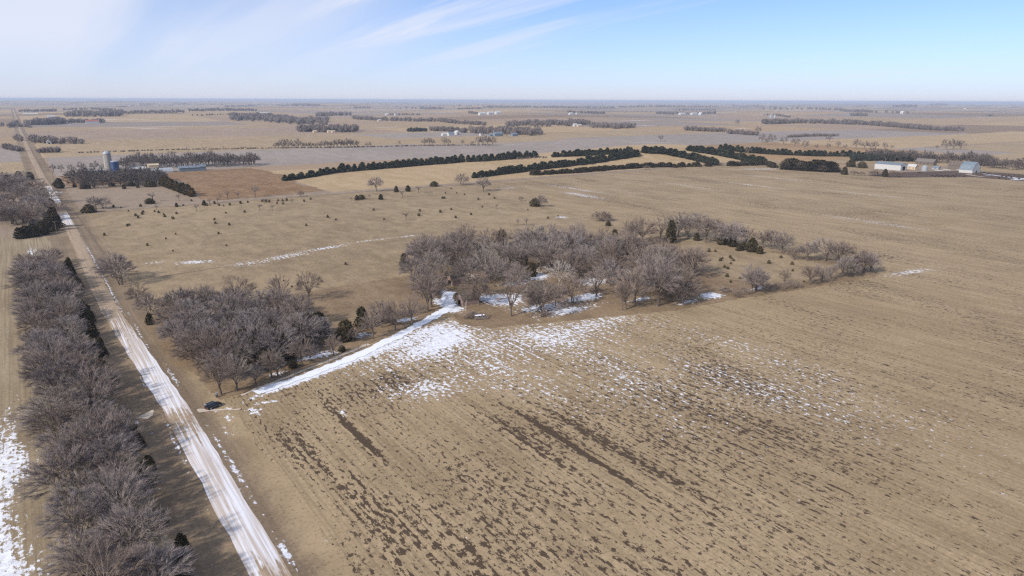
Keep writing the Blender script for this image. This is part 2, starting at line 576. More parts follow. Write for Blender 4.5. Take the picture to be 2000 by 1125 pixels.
# ---------------------------------------------------------------- ground: one sheet to the horizon
def axis_lines(bounds, dense):
    ls = set(float(b) for b in bounds)
    for a, b, st in dense:
        k = a
        while k <= b:
            ls.add(float(k))
            k += st
    v = 7000.
    while v < 60000:
        ls.add(v)
        ls.add(-v)
        v *= 1.10
    ls |= {60000., -60000.}
    ls = sorted(ls)
    out = [ls[0]]
    for q in ls[1:]:
        if q - out[-1] > 3 or q in bounds:
            out.append(q)
    return out


# x0, x1, y0, y1, material; later entries win
RECTS = [
    (30, 800, -600, 612, 'corn'), (800, 1010, 150, 612, 'corn'), (800, 1300, -600, 320, 'corn'),
    (30, 348, 232, 620, 'pasture'),
    (-400, 30, -600, 530, 'west'), (-400, 30, 530, 700, 'dullgrass'), (-600, 30, 700, 1010, 'dullgrass'), (-600, 10, 1010, 1180, 'tan'), (-600, 10, 1180, 1500, 'bean'),
    (30, 122, 620, 800, 'dullgrass'), (122, 236, 620, 930, 'dullgrass'), (30, 122, 800, 1010, 'dullgrass'),
    (236, 420, 620, 860, 'hay'), (420, 900, 620, 700, 'hay'), (420, 1000, 700, 900, 'hay'), (900, 1300, 560, 900, 'orange'),
    (30, 640, 930, 1240, 'bean'), (640, 1000, 880, 1180, 'bean'), (30, 700, 1240, 1600, 'tan'), (700, 1000, 1180, 1450, 'tan'), (30, 900, 1600, 2060, 'tan'), (30, 900, 1760, 2500, 'pinktan'),
    (1000, 1500, 900, 1250, 'bean2'), (1000, 1600, 1250, 1500, 'tan'), (700, 1000, 1450, 1700, 'bean'),
    (1010, 1300, 320, 560, 'tan'), (1300, 2600, 200, 620, 'tan'), (1300, 1420, 480, 640, 'bean'), (1300, 2600, 640, 900, 'hay'), (1500, 2300, 900, 1250, 'bean'),
]
bx = set()
by = set()
for r in RECTS:
    bx |= {r[0], r[1]}
    by |= {r[2], r[3]}
XL = axis_lines(bx, [(-6000, -600, 150), (-600, 350, 60), (350, 1350, 20), (1350, 6600, 75)])
YL = axis_lines(by, [(-6000, -600, 300), (-600, 450, 60), (450, 1050, 20), (1050, 6600, 75)])
XA, YA = np.array(XL), np.array(YL)
GX, GY = np.meshgrid(XA, YA)
GZ = hgt(GX, GY)
nx, ny = len(XA), len(YA)
verts = np.stack([GX.ravel(), GY.ravel(), GZ.ravel()], 1)
ii, jj = np.meshgrid(np.arange(nx - 1), np.arange(ny - 1))
k = (jj * nx + ii).ravel()
faces = np.stack([k, k + 1, k + nx + 1, k + nx], 1)
gm = bpy.data.meshes.new('ground')
gm.from_pydata(verts.tolist(), [], faces.tolist())
keys = ['far'] + sorted({r[4] for r in RECTS})
for q in keys:
    gm.materials.append(M[q])
cxm = .5 * (XA[:-1] + XA[1:])
cym = .5 * (YA[:-1] + YA[1:])
mi = np.zeros((ny - 1, nx - 1), np.int32)
for x0, x1, y0, y1, q in RECTS:
    sx = (cxm > x0) & (cxm < x1)
    sy = (cym > y0) & (cym < y1)
    mi[np.ix_(sy, sx)] = keys.index(q)
gm.polygons.foreach_set('material_index', mi.ravel())
gm.polygons.foreach_set('use_smooth', np.ones(len(gm.polygons), bool))
ground = tag(obj('ground', gm), kind='structure')


def drape(name, pts, mat, dz=.04, step=20.0, rough=0.0, kind='structure'):
    """a polygon laid on the land; rough > 0 frays its outline"""
    if rough:
        q = []
        r2 = random.Random(len(pts) + int(pts[0][0] * 7))
        for i in range(len(pts)):
            a, b = Vector(pts[i]), Vector(pts[(i + 1) % len(pts)])
            n = max(1, int((b - a).length / (rough * 1.2)))
            for t in range(n):
                p = a.lerp(b, t / n)
                q.append((p.x + r2.uniform(-rough, rough) * .6, p.y + r2.uniform(-rough, rough) * .6))
        pts = q
    bm = bmesh.new()
    bm.faces.new([bm.verts.new((p[0], p[1], 0)) for p in pts])
    xs, ys = [p[0] for p in pts], [p[1] for p in pts]
    for ax, lo, hi in ((0, min(xs), max(xs)), (1, min(ys), max(ys))):
        c = math.ceil(lo / step) * step
        while c < hi:
            co = (c, 0, 0) if ax == 0 else (0, c, 0)
            no = (1, 0, 0) if ax == 0 else (0, 1, 0)
            bmesh.ops.bisect_plane(bm, geom=bm.verts[:] + bm.edges[:] + bm.faces[:], plane_co=co, plane_no=no)
            c += step
    bmesh.ops.triangulate(bm, faces=bm.faces[:])
    for v in bm.verts:
        v.co.z = hz(v.co.x, v.co.y) + dz
    bmesh.ops.recalc_face_normals(bm, faces=bm.faces)
    if sum(f.normal.z for f in bm.faces) < 0:
        bmesh.ops.reverse_faces(bm, faces=bm.faces)
    me = bpy.data.meshes.new(name)
    bm.to_mesh(me)
    bm.free()
    me.materials.append(mat)
    return tag(obj(name, me), kind=kind)


# homestead grass, south of the pasture
drape('homestead_grass', [G(*p) for p in ((378, 728), (430, 782), (505, 758), (700, 682), (850, 612), (885, 612), (900, 634), (960, 640), (1090, 628), (1210, 617), (1320, 606), (1440, 584), (1560, 566), (1640, 552), (1715, 540), (1700, 516))]
      + [(350, 240), (340, 300), (30, 300), (30, 240)], M['yard'], .04, 40, 1.2)
drape('ring_pasture', [G(*p) for p in ((1330, 462), (1450, 478), (1600, 515), (1690, 527), (1600, 547), (1520, 558), (1420, 545), (1330, 505))], M['pasture'], .08, 40, 1.0)

# ---------------------------------------------------------------- road, verges, lanes
RY = [-200, 100, 160, 200, 260, 325, 420, 537, 640, 760, 907, 1100, 1347, 1700, 2200, 3076, 4200, 6000, 9000]


def road_c(y):
    return float(np.interp(y, [-200, 115, 200, 325, 537, 640, 907, 1347, 3076, 9000], [26.5, 26.0, 25.2, 20.4, 20.6, 19.6, 16.2, 13.0, 11.2, 8.0]))


def strip(name, ys, offs, zs, mat, cx=road_c, kind='structure'):
    vs, fs = [], []
    n = len(offs)
    jr = random.Random(name)
    for y in ys:
        c = cx(y)
        for o_, z_ in zip(offs, zs):
            if abs(o_) > 10:
                o_ += jr.uniform(-1.2, 1.2)
            elif abs(o_) == 3.2:
                o_ += jr.uniform(-.25, .25)
            vs.append((c + o_, y, hz(c + o_, y) + z_))
    for i in range(len(ys) - 1):
        for j in range(n - 1):
            a = i * n + j
            fs.append((a, a + 1, a + n + 1, a + n))
    return tag(obj(name, mesh(name, vs, fs, mat)), kind=kind)


fine_y = [y for y in np.arange(-200, 1300, 6.0)] + [y for y in np.arange(1300, 9000, 80.0)]
strip('verge_left', fine_y, (-13.5, -9, -6.5, -3.1), (.02, .03, -.0, .30), M['verge'])
strip('verge_right', fine_y, (3.1, 6.0, 8.5, 13.0), (.30, .012, .03, .02), M['verge'])
strip('gravel_road', fine_y, (-3.2, -1.4, 0, 1.4, 3.2), (.31, .38, .41, .38, .31), M['road'])


def path_strip(name, pix, width, mat, dz=.06, jag=.35, kind='structure', world=False):
    pts = [Vector(p if world else G(*p)) for p in pix]
    dense = []
    for a, b in zip(pts[:-1], pts[1:]):
        n = max(1, int((b - a).length / 1.5))
        dense += [a.lerp(b, t / n) for t in range(n)]
    dense.append(pts[-1])
    for _ in range(4):
        dense = [dense[0]] + [(dense[i - 1] + dense[i] * 2 + dense[i + 1]) / 4 for i in range(1, len(dense) - 1)] + [dense[-1]]
    r2 = random.Random(name)
    vs, fs = [], []
    for i, p in enumerate(dense):
        d = (dense[min(i + 1, len(dense) - 1)] - dense[max(i - 1, 0)]).normalized()
        nrm = Vector((-d.y, d.x))
        tp = i / max(1, len(dense) - 1)
        w = (width[0] * (1 - tp) + width[1] * tp) * .5
        for s in (1, 0, -1):
            q = p + nrm * (s * (w + r2.uniform(-jag, jag) * (s != 0)))
            vs.append((q.x, q.y, hz(q.x, q.y) + dz + (.03 if s == 0 else 0)))
    for i in range(len(dense) - 1):
        for j in (0, 1):
            a = i * 3 + j
            fs.append((a, a + 3, a + 4, a + 1))
    return tag(obj(name, mesh(name, vs, fs, mat)), kind=kind)


path_strip('driveway_track', [(470, 772), (560, 737), (640, 706), (720, 672)], (1.2, 1.6), M['gravel'], .07)
path_strip('snowy_driveway', [(498, 767), (600, 733), (700, 694), (790, 650), (850, 617), (880, 600), (872, 580), (880, 570)], (3.4, 5.2), M['snow'], .09, .6)
path_strip('approach_track', [(376, 803), (400, 803), (440, 800), (470, 800)], (2.4, .4), M['gravel'], .12, .5)
path_strip('field_entrance_snow', [(279, 818), (296, 806), (304, 798)], (3.5, 1.2), M['gravel'], .10, .5)
path_strip('farm_lane', [(28, 622), (90, 626), (165, 624), (260, 621), (375, 620), (480, 622), (600, 621), (700, 618), (840, 575)], (2.8, 2.4), M['lane'], .14, .3, world=True)

drape('prairie', [(128, 634), (236, 640), (232, 720), (246, 800), (240, 905), (170, 918), (112, 900), (96, 860), (140, 800), (124, 720)], M['prairie'], .10, 20, 7.0)
drape('prairie_strip', [(34, 815), (88, 820), (92, 860), (60, 930), (34, 940)], M['prairie'], .10, 20, 5.0)
M['track'] = simple('worn_track', (.165, .118, .080), .95, 0, .3, .5)
path_strip('ditch_track', [(147, 417), (165, 440), (183, 466), (204, 497)], (1.1, 1.1), M['track'], .05, .4)
path_strip('cattle_trail', [(250, 548), (330, 538), (430, 522), (520, 514)], (.7, .5), M['track'], .05, .3)

# worn verge along the lane
lane_verge = [(40, 627), (165, 630), (375, 626), (600, 627), (600, 615), (375, 610), (165, 614), (40, 616)]
drape('lane_verge', lane_verge, M['dullgrass'], .09, 20, 1.0)

# ---------------------------------------------------------------- tree models
M['bark'] = simple('grey_bark', (.150, .120, .100), .95, 0, .3, 2.0, .05)
M['bark_pale'] = simple('pale_bark', (.42, .37, .33), .95, 0, .2, 2.0, .05)


def twig_mat(name, a, b):
    m = NT(name)
    oi = m.n.new('ShaderNodeObjectInfo').outputs['Random']
    n = m.noise(.45, 3, .6)
    f = m.math('ADD', m.math('MULTIPLY', oi, .55), m.math('MULTIPLY', n, .45))
    m.color(m.mix(f, a, b))
    m.bsdf.inputs['Roughness'].default_value = 1.0
    m.bsdf.inputs['Specular IOR Level'].default_value = 0.0
    return m.m


M['twig'] = twig_mat('winter_twigs', (.190, .154, .140), (.325, .276, .256))
M['twig_brown'] = twig_mat('brown_twigs', (.180, .138, .115), (.295, .235, .202))
M['twig_mauve'] = twig_mat('mauve_twigs', (.205, .172, .165), (.335, .290, .282))
M['twig_tan'] = twig_mat('tan_twigs', (.225, .188, .162), (.370, .315, .278))
M['twig_pale'] = twig_mat('pale_twigs', (.40, .35, .32), (.46, .41, .37))
M['cedar'] = twig_mat('cedar_needles', (.040, .040, .023), (.105, .080, .046))
M['rust'] = twig_mat('rusty_cedar_needles', (.085, .055, .025), (.11, .075, .035))
M['pine'] = twig_mat('pine_needles', (.036, .046, .026), (.090, .092, .054))


class Arr:
    def __init__(s):
        s.v, s.f = [], []

    def tube(s, path, rad, n=5):
        base = len(s.v)
        for i, p in enumerate(path):
            d = (path[min(i + 1, len(path) - 1)] - path[max(i - 1, 0)])
            d = d.normalized() if d.length > 1e-6 else Vector((0, 0, 1))
            a = d.orthogonal().normalized()
            b = d.cross(a)
            for k_ in range(n):
                t = 2 * math.pi * k_ / n
                s.v.append(p + (a * math.cos(t) + b * math.sin(t)) * rad[i])
        for i in range(len(path) - 1):
            for k_ in range(n):
                q = (k_ + 1) % n
                s.f.append((base + i * n + k_, base + i * n + q, base + (i + 1) * n + q, base + (i + 1) * n + k_))

    def blade(s, p, d, L, w, rr):
        side = d.cross(Vector((rr.uniform(-1, 1), rr.uniform(-1, 1), rr.uniform(-1, 1))))
        if side.length < 1e-4:
            return
        side = side.normalized() * w * .5
        b = len(s.v)
        s.v += [p - side, p + side, p + d * L]
        s.f.append((b, b + 1, b + 2))


def rdir(rr):
    while True:
        v = Vector((rr.uniform(-1, 1), rr.uniform(-1, 1), rr.uniform(-1, 1)))
        if .01 < v.length < 1:
            return v.normalized()


def bare_tree(seed, H=12.0, spread=.55, split=.18, limbs=6, dens=1.0, stems=1, wtw=.085, lump=.2):
    """trunk + limbs, and a domed crown of branches and twig sprays"""
    rr = random.Random(seed)
    tr, cr = Arr(), Arr()
    rx, zb = H * spread * .8, H * max(.05, split * .75)
    rz = (H - zb) / 2
    C = Vector((rr.uniform(-.05, .05) * H, rr.uniform(-.05, .05) * H, zb + rz * .86))
    lobes = [(rdir(rr), rr.uniform(-lump, lump * .8)) for _ in range(14)]

    def env(d):
        k_ = 1 / math.sqrt((d.x / rx) ** 2 + (d.y / rx) ** 2 + (d.z / (rz * 1.14 if d.z > 0 else rz * .80)) ** 2)
        f_ = 1.0
        for ld, lv in lobes:
            f_ += lv * max(0, d.dot(ld)) ** 6
        return k_ * f_

    def bez(p0, p1, p2, n):
        return [p0 * (1 - t) ** 2 + p1 * 2 * t * (1 - t) + p2 * t * t for t in [i / n for i in range(n + 1)]]

    lim = []
    for st in range(stems):
        off = Vector((rr.uniform(-.06, .06) * H, rr.uniform(-.06, .06) * H, 0)) if stems > 1 else Vector((0, 0, 0))
        top = off * 1.8 + Vector((rr.uniform(-.03, .03) * H, rr.uniform(-.03, .03) * H, H * split * rr.uniform(.85, 1.2)))
        r0 = H * (.024 if stems == 1 else .016)
        mid = (off + top) / 2 + Vector((rr.uniform(-.02, .02) * H, rr.uniform(-.02, .02) * H, 0))
        path = bez(off - Vector((0, 0, .04 * H)), mid, top, 4)
        tr.tube(path, [r0 * (1.3 - .4 * i / 4) for i in range(5)], 7)
        nl = max(2, int(limbs / stems + .5)) + (1 if stems == 1 else 0)
        a0 = rr.uniform(0, 6.283)
        for i in range(nl):
            az = a0 + 6.283 * i / nl + rr.uniform(-.4, .4)
            el = rr.uniform(.35, .95) if i else 1.35
            d = Vector((math.cos(az) * math.cos(el), math.sin(az) * math.cos(el), math.sin(el)))
            end = C + d * env(d) * rr.uniform(.60, .78)
            ctl = top.lerp(end, .45) + Vector((0, 0, .05 * H)) + rdir(rr) * .05 * H
            p = bez(top, ctl, end, 7)
            for k_ in range(1, 7):
                p[k_] = p[k_] + rdir(rr) * .012 * H
            rad = [r0 * .62 * (1 - .80 * k_ / 7) for k_ in range(8)]
            tr.tube(p, rad, 5)
            lim.append((d, p, rad))
    for _ in range(int(84 * dens)):
        el = math.asin(rr.uniform(-.42, 1.0))
        az = rr.uniform(0, 6.283)
        d = Vector((math.cos(az) * math.cos(el), math.sin(az) * math.cos(el), math.sin(el)))
        best = sorted(lim, key=lambda q: -q[0].dot(d))[:2]
        ld, lp, lr = best[0] if rr.random() < .75 else best[-1]
        k0 = rr.randint(2, 6)
        st = lp[k0]
        ev = env(d)
        end = C + d * ev * rr.uniform(.70, .97)
        ctl = st.lerp(end, .5) + Vector((0, 0, .03 * H)) + rdir(rr) * .04 * H
        p = bez(st, ctl, end, 4)
        r1 = max(lr[k0] * .5, .0022 * H)
        cr.tube(p, [max(r1 * (1 - .75 * k_ / 4), .0014 * H) for k_ in range(5)], 3)
        for c in range(int(22 * dens)):
            t = .25 + .75 * rr.random() ** .8
            k_ = min(3, int(t * 4))
            q = p[k_].lerp(p[k_ + 1], t * 4 - k_)
            rad_d = (q - C)
            rad_d = rad_d.normalized() if rad_d.length > 1e-3 else d
            bd = (p[k_ + 1] - p[k_]).normalized()
            td = (rad_d * .70 + bd * .60 + rdir(rr) * .42 + Vector((0, 0, .34))).normalized()
            L = H * rr.uniform(.065, .150)
            room = env(rad_d) * 1.05 - (q - C).length
            L = max(H * .03, min(L, room * 1.3 + .02 * H))
            cr.blade(q, td, L, wtw, rr)
            for _k in range(3):
                q2 = q + td * L * rr.uniform(.25, .75)
                cr.blade(q2, (td + rdir(rr) * .48 + Vector((0, 0, .15))).normalized(), L * rr.uniform(.45, .8), wtw * .75, rr)
    zmax = sorted(v.z for v in cr.v)[int(len(cr.v) * .998)]
    k_ = H / zmax
    return [([v * k_ for v in a.v], a.f) for a in (tr, cr)]


def evergreen(seed, H=6.0, Wd=3.4, kind='cedar', n=520, leaf=.55):
    rr = random.Random(seed)
    tr, cr = Arr(), Arr()
    tr.tube([Vector((0, 0, -.3)), Vector((0, 0, H * .3)), Vector((0, 0, H * .9))], [H * .025, H * .02, .02], 6)

    def radius(t):
        if kind == 'cedar':
            return Wd * .5 * (min(1, (t + .08) * 4) ** .6) * max(0, 1 - t * .97) ** .48 * (1.0 if t < .9 else .8)
        if kind == 'bush':
            return Wd * .5 * math.sqrt(max(0, 1 - (t * 1.05 - .25) ** 2 * 1.6)) * (1 if t < .97 else .4)
        return Wd * .5 * (min(1, (t + .05) * 6) ** .7) * (1 - t) ** .62
    # lumpy hull added inside the crown to block light
    base = len(cr.v)
    rings, seg = 7, 9
    for i in range(rings):
        t = .04 + .9 * i / (rings - 1)
        for j in range(seg):
            a = 6.283 * j / seg
            r_ = radius(t) * rr.uniform(.50, .82)
            cr.v.append(Vector((r_ * math.cos(a), r_ * math.sin(a), H * t)))
    for i in range(rings - 1):
        for j in range(seg):
            q = (j + 1) % seg
            cr.f.append((base + i * seg + j, base + i * seg + q, base + (i + 1) * seg + q, base + (i + 1) * seg + j))
    lob = [(rr.uniform(0, 6.283), rr.uniform(0, 1), rr.uniform(.75, 1.2)) for _ in range(16)]
    for _ in range(n):
        t = rr.random() ** 1.2
        a = rr.uniform(0, 6.283)
        lf = 1.0
        for la, lt, lv in lob:
            dd = ((math.cos(a) - math.cos(la)) ** 2 + (math.sin(a) - math.sin(la)) ** 2) * .8 + ((t - lt) * 3) ** 2
            lf += (lv - 1) * math.exp(-dd * 2.5)
        r_ = radius(t) * lf * rr.uniform(.62, 1.06)
        p = Vector((r_ * math.cos(a), r_ * math.sin(a), H * (.02 + .96 * t)))
        d = (Vector((math.cos(a), math.sin(a), .55 if kind != 'pine' else .15)) + rdir(rr) * .7).normalized()
        for _k in range(2):
            cr.blade(p, (d + rdir(rr) * .35).normalized(), leaf * rr.uniform(.6, 1.2), leaf * rr.uniform(.5, .9), rr)
    return [(tr.v, tr.f), (cr.v, cr.f)]


VAR = {}


def make_variant(key, parts, H, mats):
    (tv, tf), (cv, cf) = parts
    tm = mesh(key + '_trunk', tv, tf, mats[0])
    cm = mesh(key + '_crown', cv, cf, mats[1])
    nb = len(tv)
    jm = mesh(key + '_whole', list(tv) + list(cv), list(tf) + [tuple(i + nb for i in f) for f in cf], [mats[0], mats[1]])
    idx = np.zeros(len(jm.polygons), np.int32)
    idx[len(tf):] = 1
    jm.polygons.foreach_set('material_index', idx)
    VAR.setdefault(key.rstrip('0123456789'), []).append((tm, cm, jm, H))


for i in range(7):
    make_variant('bare%d' % i, bare_tree(100 + i, 12, rng.uniform(.48, .62), rng.uniform(.14, .26), rng.choice((5, 6, 7)), 1.0, 1, rng.uniform(.046, .058)), 12, (M['bark'], (M['twig'], M['twig_brown'], M['twig_mauve'], M['twig'], M['twig_tan'], M['twig'], M['twig_brown'])[i]))
for i in range(5):
    make_variant('multi%d' % i, bare_tree(200 + i, 10, rng.uniform(.58, .72), rng.uniform(.06, .12), 8, 1.05, 3, .050), 10, (M['bark'], (M['twig'], M['twig_brown'], M['twig_mauve'], M['twig'], M['twig_tan'])[i]))
for i in range(4):
    make_variant('open%d' % i, bare_tree(250 + i, 12, .50 + .04 * i, .16 + .02 * i, 6, .78, 1, .046, .3), 12, (M['bark'], M['twig_brown']))
for i in range(3):
    make_variant('shrub%d' % i, bare_tree(300 + i, 4, .80, .05, 9, .8, 4, .040), 4, (M['bark'], M['twig_brown']))
for i in range(2):
    make_variant('sapling%d' % i, bare_tree(400 + i, 6, .26, .30, 5, .45, 1, .030), 6, (M['bark'], M['twig']))
make_variant('pale0', bare_tree(500, 11, .66, .10, 8, .9, 3, .060), 11, (M['bark_pale'], M['twig_pale']))
for i in range(4):
    make_variant('cedar%d' % i, evergreen(600 + i, 6, rng.uniform(3.6, 5.0), 'cedar'), 6, (M['bark'], M['cedar']))
for i in range(2):
    make_variant('rust%d' % i, evergreen(650 + i, 6, 4.2, 'cedar'), 6, (M['bark'], M['rust']))
for i in range(3):
    make_variant('seedling%d' % i, evergreen(700 + i, 1.6, 1.5, 'bush', 70, .32), 1.6, (M['bark'], M['cedar']))
for i in range(4):
    make_variant('pine%d' % i, evergreen(750 + i, 9, rng.uniform(4.2, 5.4), 'pine', 420, .85), 9, (M['bark'], M['pine']))
for i in range(2):
    make_variant('bush%d' % i, evergreen(800 + i, 5, 6.5, 'bush', 520, .6), 5, (M['bark'], M['cedar']))

NAMES = {'bare': ('bare_tree', 'tree'), 'multi': ('bare_tree', 'tree'), 'open': ('bare_tree', 'tree'), 'shrub': ('bare_shrub', 'shrub'), 'sapling': ('sapling', 'sapling'), 'pale': ('bare_tree', 'tree'),
         'cedar': ('cedar_tree', 'cedar'), 'rust': ('cedar_tree', 'cedar'), 'seedling': ('cedar_seedling', 'seedling'), 'pine': ('pine_tree', 'pine'), 'bush': ('cedar_bush', 'bush')}
TREE_COUNT = {}


def plant(kind, x, y, H, label, group=None, parts=True, wide=1.0):
    var = VAR[kind]
    tm, cm, jm, h0 = var[rng.randrange(len(var))]
    s = H / h0
    z = hz(x, y) - .05
    nm, cat = NAMES[kind]
    rz = rng.uniform(0, 6.283)
    TREE_COUNT[kind] = TREE_COUNT.get(kind, 0) + 1
    if parts:
        root = empty(nm, (x, y, z), rz, (s * wide, s * wide, s))
        obj('trunk', tm, root)
        obj('crown', cm, root)
    else:
        root = obj(nm, jm, None, (x, y, z))
        root.rotation_euler = (0, 0, rz)
        root.scale = (s * wide, s * wide, s)
    return tag(root, label, cat, group)


def plant_px(kind, px, py, hpx, label, group=None, parts=True, wide=1.0):
    x, y = G(px, py)
    return plant(kind, x, y, max(.5, hpx * mpp(x, y)), label, group, parts, wide)


def inside(p, poly):
    c = False
    j = len(poly) - 1
    for i in range(len(poly)):
        (xi, yi), (xj, yj) = poly[i], poly[j]
        if (yi > p[1]) != (yj > p[1]) and p[0] < (xj - xi) * (p[1] - yi) / (yj - yi) + xi:
            c = not c
        j = i
    return c


def scatter(poly, n, dmin, seed):
    """n map positions in a polygon, kept apart"""
    rr = random.Random(seed)
    xs, ys = [p[0] for p in poly], [p[1] for p in poly]
    out = []
    for _ in range(n * 60):
        p = (rr.uniform(min(xs), max(xs)), rr.uniform(min(ys), max(ys)))
        if inside(p, poly) and all((p[0] - q[0]) ** 2 + (p[1] - q[1]) ** 2 > dmin * dmin for q in out):
            out.append(p)
            if len(out) == n:
                break
    return out


def nth(n):
    return '%d%s' % (n, 'th' if 10 <= n % 100 <= 20 else {1: 'st', 2: 'nd', 3: 'rd'}.get(n % 10, 'th'))


def polyG(*pp):
    return [G(*p) for p in pp]


# --- windbreak west of the road
y = 92.0
i = 0
while y < 428:
    for rx in (-2.6, 4.4):
        hh = rng.uniform(8.4, 12.2) * (1.0 if y < 400 else .8)
        plant(rng.choice(('multi', 'multi', 'multi', 'bare')), rx + rng.uniform(-1.6, 1.6) + (y - 260) * -.012, y + rng.uniform(-2, 2) + (4 if rx > 0 else 0), hh,
              '%s bare grey tree from the near end, %s row of the windbreak' % (nth(i + 1), 'road-side' if rx > 0 else 'field-side'), 'windbreak trees, %s row' % ('road-side' if rx > 0 else 'field-side'), wide=rng.uniform(1.3, 1.6))
    y += 7.2
    i += 1
nc = 0
for y in np.arange(96, 432, 6.5):
    if rng.random() < .55:
        rusty = 148 < y < 156
        nc += 0 if rusty else 1
        plant('rust' if rusty else 'cedar', 12.8 + rng.uniform(-1.4, .6) - (y - 260) * .006, y, rng.uniform(3.2, 6.2), 'rust coloured cedar on the road side of the windbreak' if rusty else '%s dark cedar from the near end along the windbreak road side' % nth(nc),
              None if rusty else 'cedars edging the windbreak', wide=rng.uniform(.9, 1.2))

# --- grove beside the driveway
g1 = polyG((322, 655), (372, 722), (420, 745), (520, 725), (585, 690), (640, 660), (560, 612), (450, 598), (350, 610))


def gr_part(p):
    return ('on the road side' if p[0] < 50 else ('in its middle' if p[0] < 66 else 'on the barn side')) + (', rear half' if p[1] > 252 else ', front half')


for p in scatter(g1, 46, 4.6, 11):
    plant(rng.choice(('bare', 'multi', 'multi')), p[0], p[1], rng.uniform(9, 13.5), 'bare grey tree inside the driveway grove, %s' % gr_part(p), 'trees of the driveway grove, %s' % gr_part(p), wide=rng.uniform(1.15, 1.4))
for (px, py, hp, wd) in ((440, 772, 92, 1.15), (462, 765, 78, 1.0)):
    pass
plant_px('open', 432, 771, 88, 'multi-branched bare tree nearest the dark car at the grove corner', wide=1.1)
plant_px('bare', 462, 764, 78, 'bare tree just behind the tree nearest the dark car')
for k_, (px, py, hp) in enumerate(((500, 752, 48), (530, 738, 62), (542, 736, 56), (590, 715, 66), (606, 706, 40), (652, 694, 46), (690, 668, 30), (728, 661, 62), (772, 645, 64), (805, 635, 66), (745, 640, 58), (836, 608, 74))):
    plant_px('open' if k_ % 2 else 'bare', px, py, hp, ('first', 'second', 'third', 'fourth', 'fifth', 'sixth', 'seventh', 'eighth', 'ninth', 'tenth', 'eleventh', 'last')[k_] + ' bare tree along the snowy driveway, counted from the road', 'trees along the driveway')
for k_, (px, py, hp, wd, lab) in enumerate(((603, 586, 62, 1.1, 'round bare tree standing alone above the driveway grove'), (468, 600, 68, 1.25, 'broad domed bare tree at the back of the driveway grove'), (408, 610, 58, 1.0, 'small domed bare tree behind the driveway grove'),
                                       (372, 618, 56, 1.2, 'open leaning bare tree at the back corner of the grove'), (548, 592, 60, 1.0, 'hazy bare tree between the domed tree and the lone tree'))):
    plant_px('open', px, py, hp, lab, wide=wd)
for (px, py, hp, lab) in ((235, 555, 64, 'dark shrubby tree beside the road bend in the pasture'), (222, 545, 52, 'pale shrubby tree behind the dark roadside tree'), (272, 595, 44, 'spreading bare tree between the two roadside trees'), (296, 615, 46, 'bare roadside tree above a small dark cedar')):
    plant_px('multi', px, py, hp, lab, wide=1.15)
plant_px('cedar', 293, 634, 24, 'small dark cedar under the bare roadside tree')
for (px, py, hp) in ((465, 620, 26), (600, 660, 50), (622, 655, 48), (580, 672, 44), (540, 690, 56), (500, 700, 60), (478, 690, 50), (560, 700, 48), (520, 720, 44)):
    plant_px('cedar', px, py, hp, 'dark cedar standing inside the driveway grove', 'cedars in the driveway grove', wide=1.25)
plant_px('cedar', 676, 665, 42, 'rusty dark cedar in the gap of the driveway tree row', wide=1.3)
plant_px('cedar', 708, 640, 42, 'pointed dark cedar behind the driveway trees')
plant_px('bush', 573, 718, 14, 'low dark bush beside the snowy driveway')
plant_px('bush', 668, 686, 12, 'low dark bush under the sixth driveway tree')
for p in scatter(g1, 40, 3.0, 12):
    plant('shrub', p[0] + 1, p[1] - 1, rng.uniform(2.5, 4.5), 'brown undergrowth shrub inside the driveway grove', 'undergrowth of the driveway grove', wide=1.3)

# --- homestead woods
g2 = polyG((800, 520), (840, 545), (930, 535), (960, 560), (1030, 525), (1100, 545), (1190, 560), (1250, 570), (1330, 585), (1380, 570), (1370, 530), (1280, 505), (1150, 490), (1000, 480), (900, 488), (820, 500))


def hw_part(p):
    col_ = 'behind the brick barn' if p[0] < 168 else ('behind the old house' if p[0] < 205 else 'towards the tree ring')
    return col_ + (', rear edge' if p[1] > 292 - (p[0] - 150) * .35 else ', front part')


for p in scatter(g2, 78, 6.2, 21):
    plant(rng.choice(('bare', 'bare', 'multi', 'open')), p[0], p[1], rng.uniform(10.5, 17), 'bare grey tree in the homestead woods, %s' % hw_part(p), 'trees of the homestead woods, %s' % hw_part(p), wide=rng.uniform(1.1, 1.4))
for p in scatter(g2, 46, 5.0, 22):
    plant('shrub', p[0], p[1], rng.uniform(2.5, 4.5), 'brown undergrowth shrub in the homestead woods', 'undergrowth of the homestead woods', wide=1.4)
for (kd, px, py, hp, wd, lab) in (('open', 998, 618, 82, 1.0, 'slender bare tree in front of the snowy homestead yard'), ('multi', 1062, 612, 70, 1.35, 'wide multi-stemmed bare tree in front of the old house'), ('open', 1222, 605, 66, .9, 'bare tree next to the white trunked tree'),
                              ('bare', 1283, 598, 100, 1.1, 'tall bare tree at the south edge of the woods'), ('bare', 935, 596, 52, 1.25, 'bare tree covering the side of the brick barn'), ('bare', 842, 600, 70, 1.1, 'bare tree left of the homestead entrance'),
                              ('bare', 965, 560, 60, 1.0, 'bare tree behind the brick barn'), ('multi', 1330, 592, 66, 1.1, 'bushy bare tree beside the snow patch at the woods edge'), ('bare', 1085, 598, 52, 1.0, 'bare tree over the old house roof'),
                              ('pale', 1092, 556, 48, 1.2, 'pale silvery bare tree in the homestead yard'), ('open', 1215, 606, 60, .55, 'thin pale trunked tree at the edge of the field')):
    plant_px(kd, px, py, hp, lab, wide=wd)
for k_, (px, py, hp) in enumerate(((885, 470, 16), (905, 500, 34), (930, 520, 44), (845, 505, 36), (980, 478, 30), (1090, 478, 26), (790, 520, 26), (1038, 540, 28))):
    plant_px('cedar', px, py, hp, 'dark cedar among the homestead woods', 'cedars in the homestead woods', wide=1.2)
